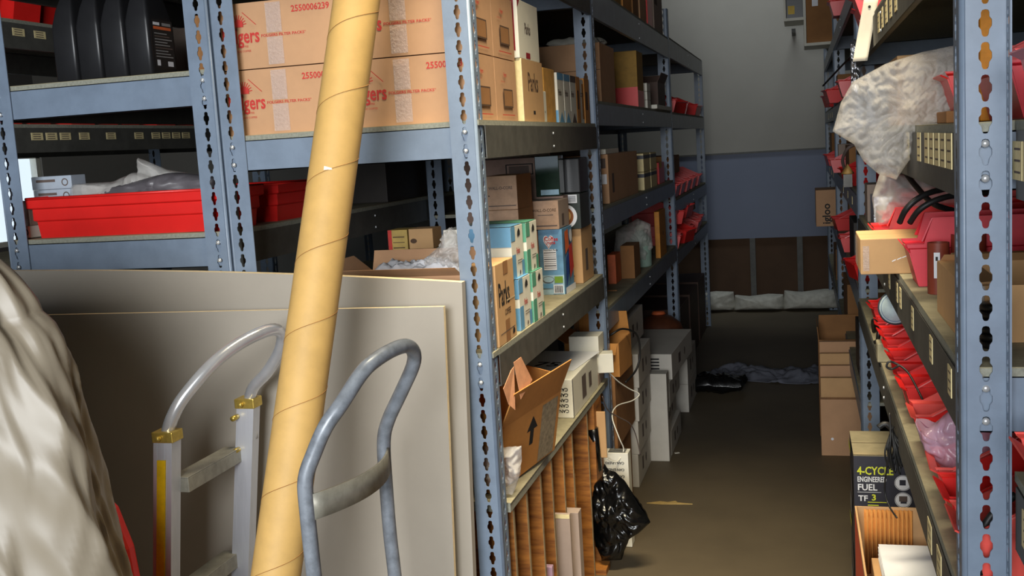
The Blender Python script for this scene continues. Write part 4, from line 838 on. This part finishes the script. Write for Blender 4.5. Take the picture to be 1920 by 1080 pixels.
# boxes standing high at the back, right
t = thing('wall_shelf', 'white-edged stepped shelf high at the far end, holding two boxes', 'shelf', (.1, 8.5, 2.06))
b = MB(); b.box(-.06, .3, -.22, .2, -.02, 0, white); b.box(-.06, -.045, -.22, .2, 0, .19, white); b.build('lower_tray', t)
b = MB(); b.box(-.20, -.06, -.22, .2, .17, .19, white); b.box(-.20, -.185, -.22, .2, .19, .5, white); b.build('upper_tray', t)
b = MB(); b.box(-.15, -.12, .2, .495, .12, .15, steelD); b.build('wall_bracket', t)
b = MB(); b.box(.1, .13, .2, .495, -.02, .01, steelD); b.build('wall_bracket', t)
carton('cardboard_box', 'brown box on the white-edged shelf high at the far end', 'box', .058, .34, 8.32, 8.65, 2.0605, 2.5, cardD, [('-Y', 'r', .15, .6, .3, .72, whiteB)])
carton('black_case', 'black box with a yellow mark, on the upper step of the high shelf', 'box', -.082, .036, 8.32, 8.6, 2.2505, 2.55, black, [('-Y', 'r', .1, .1, .5, .3, yellowC), ('-Y', 'r', .1, .75, .5, .9, yellowC)], seam=False)
# red bins on the rear rack, seen between the jugs and over the labelled beam
for q, (zz, h_, ysf) in enumerate(((1.9305, .13, [2.55+.16*i for i in range(8)]), (1.6005, .10, [2.75+.17*i for i in range(9)]))):
    for k, y in enumerate(ysf):
        bin_(('first', 'second', 'third', 'fourth', 'fifth', 'sixth', 'seventh', 'eighth', 'ninth')[k]+' dim red bin from the left on the rear rack, '+('upper' if q == 0 else 'middle')+' labelled shelf', -2.41-.02*(k % 3), y, zz, .13, .28, h_, red, rz=PI+.08*((k*7) % 3-1), group='dim red bins on the rear rack, '+('upper' if q == 0 else 'middle')+' shelf')
# ------------------------------------------------------------------ right rack: bins along the bottom shelf
nb = ['nearest', 'second', 'third', 'fourth', 'fifth', 'sixth', 'seventh', 'eighth', 'ninth', 'tenth', 'eleventh', 'twelfth']
yy = [1.475, 1.60, 1.735, 1.92, 2.05, 2.28, 2.41, 2.56, 2.70, 2.86, 3.02, 3.30]
for k, y in enumerate(yy):
    bin_(nb[k]+' red bin from the front on the bottom right shelf', .196 if k != 3 else .202, y, .8315, .112, .26, .13, redP if k in (0, 2, 4) else red, rz=(0, .03, -.03, .05)[k % 4], group='red bins on bottom right shelf')
for k, y in enumerate((2.35, 2.48, 2.78, 2.95, 3.16, 3.36)):
    bin_(nb[k]+' red bin of the upper layer on the bottom right shelf',   .222, y, .9655, .112, .26, .075 if k else .07, red if k % 2 else redP, rz=.02*k, group='upper red bins on bottom right shelf')
def disc(name, lb, cat, c, r, tilt, m, rim, n=(-1, 0, 0)):
    b = MB(); c = V(c); n = V(n).normalized(); b.cyl(V((0, 0, 0)), n*.008, r, r, rim, 36); b.cyl(n*.0082, n*.0095, r*.9, r*.9, m, 36); b.cyl(n*.0097, n*.0102, r*.80, r*.80, M('thin_blue_line', (70, 110, 170)), 36); b.cyl(n*.0104, n*.011, r*.77, r*.77, m, 36)
    return tag(b.build(name, loc=c), lb, cat)
disc('round_disc', 'round bluish-white disc propped between red bins under the shelf edge', 'disc', (.215, 2.74, .985), .042, 0, M('bluish_white', (206, 226, 232), .4), M('dark_rim', (60, 70, 80)), (-.35, -1, .1))
bag('plastic_bag', 'pinkish clear plastic bag drooping over the red bins, lower right shelf', 'bag', [(-.055, .035), (-.035, .02), (.0, .055), (.03, .06), (.075, .03), (.07, -.04), (.03, -.075), (-.005, -.06), (-.03, -.03), (-.045, .0)], (.222, 1.80, .915), (.9, -.35, 0), Z, (-.5, -1, 0), .03, pinkP, 90, .016, 24)
cable('black_hook', 'thin black wire hook sticking out of the bins on the bottom right shelf', [(.215, 2.15, .90), (.195, 2.2, .94), (.175, 2.22, .955), (.160, 2.22, .96), (.155, 2.22, .95), (.165, 2.22, .945), (.178, 2.215, .953)], .0022, rubber)
cable('black_wire', 'black wire hanging down the edge of the bottom right shelf', [(.158, 2.2, .86), (.157, 2.18, .80), (.150, 2.2, .74), (.148, 2.22, .69), (.155, 2.2, .665), (.165, 2.15, .66)], .0018, rubber)
cable('black_cable', 'thick black cable curving across the nearest red bin', [(.255, 1.44, .95), (.225, 1.43, .925), (.207, 1.43, .885), (.212, 1.43, .845)], .005, rubber)
cable('metal_clip', 'small dark metal clamp lying on the bottom shelf before the bins', [(.185, 3.1, .86), (.18, 3.05, .90), (.19, 3.0, .89), (.187, 3.0, .85), (.185, 3.05, .84)], .006, M('dark_metal', (70, 68, 64), .35, .8), 'clamp')
b = MB(); b.box(-.02, .02, -.03, .03, 0, .05, chipT); tag(b.build('small_tin', loc=(.195, 2.85, .8305), bevel=.003), 'dusty small tan block on the bottom right shelf', 'block')
# bottom shelf, hanging black netting in front of the fuel cartons
t = thing('string_bundle', 'tangled black cord bundle hanging from the bottom shelf edge', 'cord', (.170, 2.30, .80))
random.seed(4); b = MB()
for k in range(22):
    a = random.uniform(-.035, .03); ln = random.uniform(.12, .20); o = random.uniform(-.02, .02)
    b.tube(smooth([(.0, 0, .0), (a*.4, o, -.04), (a+.005, o-.01, -ln*.6), (a+.02, o, -ln), (a*.6+.02, o+.015, -ln*.7), (.01, .01, -.03)], 5), .0032, rubber, 6)
b.build('cord_strands', t); t.scale = (.6, .6, .5)
b = MB(); b.tube(smooth([(0, 0, 0), (-.02, 0, .02), (-.035, 0, .015), (-.045, 0, .005)], 5), [.012]*15+[.009], rubber, 8); b.build('knot', t)
# ------------------------------------------------------------------ fuel cartons and open carton on the floor
fp = [('-Y', 't', '4-CYCLE', .05, .76, .034, lime, True, .78), ('-Y', 't', 'ENGINEERED', .05, .665, .0225, whiteB, True, .62), ('-Y', 't', 'FUEL', .05, .555, .027, whiteB, True, .95),
      ('-Y', 'l', .05, .53, .40, .53, .0012, whiteB), ('-Y', 't', 'TF', .06, .415, .024, whiteB, True, 1.05), ('-Y', 't', '3', .255, .425, .026, lime, True, 1.1), ('-Y', 'r', .20, .395, .48, .405, lime), ('-Y', 'r', .20, .355, .36, .367, lime),
      ('-Y', 'p', [(.10, .24), (.17, .24), (.175, .29), (.135, .34), (.12, .30)], lime), ('-Y', 't', 'DAA', .07, .13, .014, whiteB, True)]
for k, v in enumerate((.66, .44, .22)):
    fp += [('-Y', 'e', .72, v, .021, .021, whiteB), ('-Y', 'ring', .72, v, .0235, .0012, whiteB)]
    fp += [('-Y', 'r', .67, v-.03, .76, v+.04, navy)] if k != 1 else [('-Y', 'r', .66, v-.02, .78, v+.05, inkG), ('-Y', 'r', .68, v-.045, .77, v-.02, navy)]
for i in range(6): fp.append(('-Y', 'r', .07, .02+i*.016, .16, .028+i*.016, inkG))
fp += [('-X', 'p', [(.75, .25), (.55, .42), (.45, .62), (.62, .72), (.85, .5)], inkG), ('-X', 'p', [(.25, .10), (.6, .04), (.6, .28), (.3, .3)], M('pale_print', (150, 150, 150))), ('-X', 'r', .1, .85, .5, .95, lime), ('+Z', 'r', 0, 0, 1, .08, M('raw_card_top', (196, 178, 140)))]
fy = M('dusty_card_top', (190, 176, 140), .8, 0, .1, 20)
for k, lb in enumerate(('lower dark engineered fuel carton on the floor, right', 'upper dark 4-cycle fuel carton, right of the aisle')):
    z = .0005+.2355*k; w, d, h = .19, .27, .234
    b = MB(); b.box(-w/2, w/2, -d/2, d/2, 0, h, navy); b.box(-w/2, w/2, -d/2, d/2, h, h+.001, fy)
    prints(b, w, d, h, fp); b.poly([(-w/2, -.002, h+.0016), (w/2, -.002, h+.0016), (w/2, .001, h+.0016), (-w/2, .001, h+.0016)], inkB)
    tag(b.build('fuel_carton', bevel=.0015, loc=(.127+w/2, 3.20+d/2, z)), lb, 'box', 'fuel cartons')
oc = M('orange_red_carton', (214, 80, 44), .6, 0, .06)
open_carton('open_carton', 'open carton with a corrugated liner and white papers, lower right', 'box', .100, .345, 1.95, 2.50, .30, .56, cardY, {}, [('-X', 'r', 0, 0, 1, .96, oc)], inner=cardY, rz=0)
b = MB(); n = 44
b.grid(lambda u, v: V((-.055+.105*u, .104+.004*math.sin(u*n*2*PI/4), .10+.155*v)), n*3, 2, cardO)
tag(b.build('corrugated_liner', loc=(.175, 2.388, .30), solid=.001), 'brown corrugated sheet lining the back of the open carton', 'cardboard')
b = MB()
for k in range(14): b.box(-.092, .092, -.20, .20, .0028*k, .0028*k+.0018, whiteB, Matrix.Rotation(.006*(k % 3), 4, 'Z').to_3x3())
tag(b.build('paper_stack', loc=(.238, 2.20, .470)), 'stack of white sheets lying in the open carton, lower right', 'paper')
carton('cardboard_box', 'brown carton filling under the white sheets inside the open carton', 'box', .13, .335, 1.97, 2.42, .3045, .468, cardY)
carton('cardboard_box', 'orange-red carton on the floor under the open carton', 'box', .10, .35, 1.95, 2.50, .0005, .2995, oc, [('-X', 'r', 0, 0, 1, .3, cardY)])
# flattened / open cartons further back
for k in range(4):
    carton('cardboard_sheet', ('nearest', 'second', 'third', 'rearmost')[k]+' flattened carton in the bundle leaning by the right rack', 'cardboard', .058, .30, 4.82+.05*k, 4.845+.05*k, .0005, .34+.045*k, cardY if k % 2 == 0 else card, tilt=(.03, 0, 0), seam=False, group='flattened cartons')
open_carton('open_carton', 'open brown carton behind the flattened cartons, right of the aisle', 'box', .055, .32, 5.08, 5.36, .0005, .46, cardD, {'l': (.06, 5), 'b': (.07, 5)})
carton('cardboard_sheet', 'plain brown carton panel on the floor in front of the flattened bundle', 'cardboard', .055, .29, 4.76, 4.80, .0005, .255, card, [('-Y', 'e', .2, .3, .006, .006, whiteB)], seam=False)
# ------------------------------------------------------------------ right rack: shelf at waist height
z = 1.1255
carton('cardboard_box', 'brown taped carton jutting over the shelf edge, right rack', 'box', .113, .36, 2.31, 2.50, z, 1.200, cardY, [('-Y', 'p', [(.25+.3*random.random(), .3+.4*random.random()) for _ in range(3)], M('pale_print', (200, 190, 180))) for _ in range(0)] + [('-Y', 'l', .25+.04*i, .35+.05*(i % 4), .28+.045*i, .40+.05*(i % 3), .0018, whiteB) for i in range(9)] + [('-Y', 'r', .02, .1, .07, .8, tape), ('-X', 'r', 0, .1, .6, .9, tape)], rz=.0)
bin_('pinkish red bin lying lengthwise in front of the jutting brown carton', .196, 2.17, z, .12, .34, .128, M('pink_red_plastic', (226, 48, 64), .4, 0, .05), fr=.10, lipf=.62)
bin_('red bin behind the jutting brown carton', .165, 2.60, z, .16, .34, .12, red, fr=.1, lipf=.62)
bin_('deep red bin farther back under the black cables', .20, 2.82, z, .16, .34, .14, red, fr=.1, lipf=.62)
def pipe(lb, x, y, zb, r, h, lab=False):
    b = MB(); b.tube([(0, 0, 0), (0, 0, h)], r, pipeM, 28, cap=False); b.tube([(0, 0, 0), (0, 0, h)], r*.88, pipeM, 28, cap=False)
    b.grid(lambda u, v: V(((r-r*.12*v)*math.cos(2*PI*u), (r-r*.12*v)*math.sin(2*PI*u), h)), 28, 2, pipeM, True, closeu=True)
    if lab:
        b.grid(lambda u, v: V((-(r+.0006)*math.cos(1.05+.55*u), -(r+.0006)*math.sin(1.05+.55*u), h*.32+h*.5*v)), 6, 2, whiteB)
        b.grid(lambda u, v: V((-(r+.001)*math.cos(1.22+.2*u), -(r+.001)*math.sin(1.22+.2*u), h*.66+h*.08*v)), 4, 2, ink)
    return tag(b.build('pipe_fitting', loc=(x, y, zb)), lb, 'pipe', 'red-brown pipe pieces')
pipe('red-brown pipe piece with a white label on the right shelf', .232, 2.03, z, .0185, .092, True)
pipe('red-brown pipe piece without a label, behind the cartons', .292, 2.10, z, .030, .098)
carton('cardboard_box', 'small dented tan carton behind the opened one, right shelf', 'box', .245, .42, 1.86, 1.97, z, 1.205, cardY)
open_carton('open_carton', 'dusty brown carton nearest the right post on the middle shelf', 'box', .208, .42, 1.56, 1.84, z, 1.205, cardY, {'b': (.03, -60), 'l': (.05, -88)})
bag('plastic_bag', 'clear plastic wrap hanging on the front of the dusty carton', 'bag', [(-.012, -.045), (.012, -.045), (.014, .03), (-.008, .04)], (.222, 1.55, 1.175), X, Z, (0, -1, 0), .006, plastic, 95, .006, 60)
for k in range(6):
    b = MB(); b.lathe([(.018, 0), (.021, .002), (.021, .007), (.018, .009)], (0, 0, 0), M('dark_metal', (70, 68, 64), .35, .8), 20); tag(b.build('metal_ring', loc=(.245, 1.53, z+.0005+.0102*k)), 'dark metal ring in the column behind the right post, '+('bottom', 'second', 'third', 'fourth', 'fifth', 'top')[k], 'ring', 'dark metal rings')
bag('plastic_bag', 'large clear bag behind the red bins under the upper shelf', 'bag', [(-.10, -.07), (.02, -.06), (.12, -.03), (.12, .025), (.0, .045), (-.09, .06), (-.11, .0)], (.27, 2.70, 1.26), X, Z, (0, -1, 0), .05, plastic, 96, .02, 18)
for k, pts in enumerate(([(.175, 2.12, 1.248), (.184, 2.1, 1.272), (.205, 2.1, 1.292), (.24, 2.12, 1.304), (.33, 2.2, 1.312)], [(.195, 2.14, 1.245), (.21, 2.12, 1.27), (.24, 2.12, 1.287), (.28, 2.14, 1.293), (.36, 2.2, 1.29)], [(.21, 2.4, 1.33), (.225, 2.3, 1.30), (.25, 2.25, 1.27), (.30, 2.3, 1.25)])):
    cable('black_cable', ('outermost', 'middle', 'rearmost')[k]+' of three thick black cables looping over the red bins', pts, .0058, rubber)
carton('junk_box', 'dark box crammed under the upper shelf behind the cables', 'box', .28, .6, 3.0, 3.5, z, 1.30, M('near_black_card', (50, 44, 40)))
for k, (y, m) in enumerate(((3.05, M('dark_metal', (70, 68, 64))), (3.3, foil), (3.6, cardG))):
    carton('parts_box', ('dark metal', 'silvery', 'grey')[k]+' small box on the middle right shelf, farther back', 'box', .20, .27, y, y+.14, z, z+.08+.02*k, m, seam=False)
# ------------------------------------------------------------------ right rack: shelf at head height
z = 1.4275
ol = [(-.150, -.02), (-.135, .03), (-.115, .065), (-.06, .092), (.0, .108), (.06, .115), (.085, .11), (.08, .06), (.062, .01), (.055, -.02), (.02, -.04), (-.015, -.065), (-.045, -.112), (-.075, -.10), (-.10, -.075), (-.115, -.045)]
bag('bubble_wrap', 'large puffy sheet of bubble wrap spilling out over the shelf edge, right', 'bubble wrap', [(u*1.02, v*1.0) for u, v in ol], (.208, 2.02, 1.445), X, Z, (0, -1, 0), .05, bubM, 101, .022, 24, rings=50, seg=300, bub=.0007)
carton('cardboard_box', 'tan carton behind the bubble wrap on the upper right shelf', 'box', .215, .50, 2.62, 2.9, z, 1.585, cardY, [('-Y', 'r', .30, 0, 1, 1, cardG)])
t_ = bin_('red bin with a yellow card beside the right post, upper shelf', .236, 1.93, z+.02, .11, .26, .10, red)
b = MB(); b.box(-.001, .001, -.04, .04, 0, .06, yellowC); tag(b.build('yellow_card', loc=(.30, 1.93, z+.035), rot=(0, .25, 0)), 'yellow card inside the red bin beside the right post', 'card')
carton('parts_box', 'dusty brown flat box under the bin with the yellow card', 'box', .225, .40, 1.85, 2.0, z, z+.019, cardD, seam=False)
# bins and tag high up
b = MB(); b.grid(lambda u, v: V((-.018+.036*u+.030*v, .004*math.sin(v*4), .155*v)), 6, 14, M('paper_tag_white', (224, 216, 196), .8, 0, .05, 20))
b.cyl((.025, -.004, .135), (.025, .001, .135), .003, .003, ink, 8)
tag(b.build('paper_tag', loc=(.152, 2.95, 1.598), solid=.0012), 'long cream paper tag hanging from the uppermost right shelf', 'tag')
bin_('red bin on the uppermost right shelf behind the cream tag', .150, 3.1, 1.7205, .12, .26, .10, red)
bin_('darker red bin farther along the uppermost right shelf', .170, 3.45, 1.7205, .12, .26, .10, red)
carton('foil_pack', 'tall silvery foil pack leaning at the far right post', 'packet', .165, .197, 3.84, 3.89, 1.575, 1.7075, foil, seam=False) if 0 else None
bag('foil_bag', 'crinkled silver foil bag hanging by the second right post', 'bag', [(-.014, -.10), (.014, -.10), (.016, .07), (.0, .085), (-.015, .07)], (.182, 3.85, 1.64), X, Z, (0, -1, 0), .008, foil, 103, .01, 50)
cable('dark_rod', 'thin dark rod jutting diagonally into the aisle, far right', [(.10, 5.0, 1.62), (.19, 4.5, 1.70), (.22, 4.4, 1.72)], .004, rubber, 'rod')
for k, (y, zz, x) in enumerate(((4.9, 1.5605, .165), (5.9, 1.5605, .13), (6.9, 1.5605, .15), (5.9, 1.2005, .15), (7.0, 1.2005, .15), (4.5, 1.2005, .17), (5.2, .8605, .17), (6.3, .8605, .17), (4.4, 1.9505, .15), (5.4, 1.9505, .15), (7.4, .8605, .15), (4.2, .8605, .17))):
    bin_(nb[k]+' scattered red bin in the dim far part of the right rack', x, y, zz, .16, .3, .12, red, rz=.1*(k % 3), group='red bins in the far right rack')
carton('cooler_carton', 'brown cooler carton with black lettering jutting out, far right rack', 'box', .075, .36, 6.55, 6.85, .79+.0705, 1.075+.0, card, [('-Y', 'tr', 'igloo', .28, .06, .062, ink)], tilt=None)
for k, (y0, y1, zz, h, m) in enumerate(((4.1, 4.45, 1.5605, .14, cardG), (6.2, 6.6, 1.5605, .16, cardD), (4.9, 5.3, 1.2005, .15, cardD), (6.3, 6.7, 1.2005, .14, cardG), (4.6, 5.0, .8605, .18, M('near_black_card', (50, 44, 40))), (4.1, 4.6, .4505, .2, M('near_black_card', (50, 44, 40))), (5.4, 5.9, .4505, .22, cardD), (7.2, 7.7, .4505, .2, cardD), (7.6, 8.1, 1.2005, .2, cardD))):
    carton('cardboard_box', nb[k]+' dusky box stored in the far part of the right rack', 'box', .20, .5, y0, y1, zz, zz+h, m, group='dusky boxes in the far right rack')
cable('jumper_cable', 'curved grey cable hanging over the shelf at the second right post', [(.16, 4.3, 1.27), (.15, 4.25, 1.31), (.165, 4.2, 1.35), (.19, 4.2, 1.365)], .006, inkG)
b = MB(); b.lathe([(.002, .035), (.024, .0), (.022, -.002)], (0, 0, 0), M('brass_cone', (206, 160, 90)), 4); b.box(-.016, .016, -.016, .016, -.05, -.003, M('dark_metal', (70, 68, 64), .35, .8))
tag(b.build('lantern', loc=(.165, 4.2, 1.26)), 'small lantern-like fitting with a peaked tan top by the second post', 'lantern')
# right of the nearest post
for k, (y, zz, m) in enumerate(((1.24, 1.4285, red), (1.10, 1.4285, red), (1.24, .9965, redP), (1.10, .9965, red), (1.26, 1.13, red))):
    bin_(('red bin at the picture\'s right edge, upper shelf', 'next red bin beyond the right edge, upper shelf', 'faded red bin at the right edge, lower shelf', 'next red bin beyond the right edge, lower shelf', 'small red bin in the dark gap right of the post')[k], .238 if k != 4 else .26, y, zz if k != 4 else 1.128, .115, .26, .125, m)
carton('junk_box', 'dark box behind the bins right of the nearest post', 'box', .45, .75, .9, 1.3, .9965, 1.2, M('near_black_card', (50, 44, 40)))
carton('cardboard_box', 'narrow bright orange carton standing behind the right post', 'box', .262, .305, 1.76, 1.84, z, z+.23, M('bright_orange_card', (250, 160, 30)), seam=False)
bin_('dark red bin behind the right post on the upper shelf', .26, 1.68, z, .12, .3, .12, M('pink_red_plastic', (226, 48, 64)))
bin_('dark red bin behind the right post, second from it', .26, 1.53, z, .12, .3, .12, M('pink_red_plastic', (226, 48, 64)))
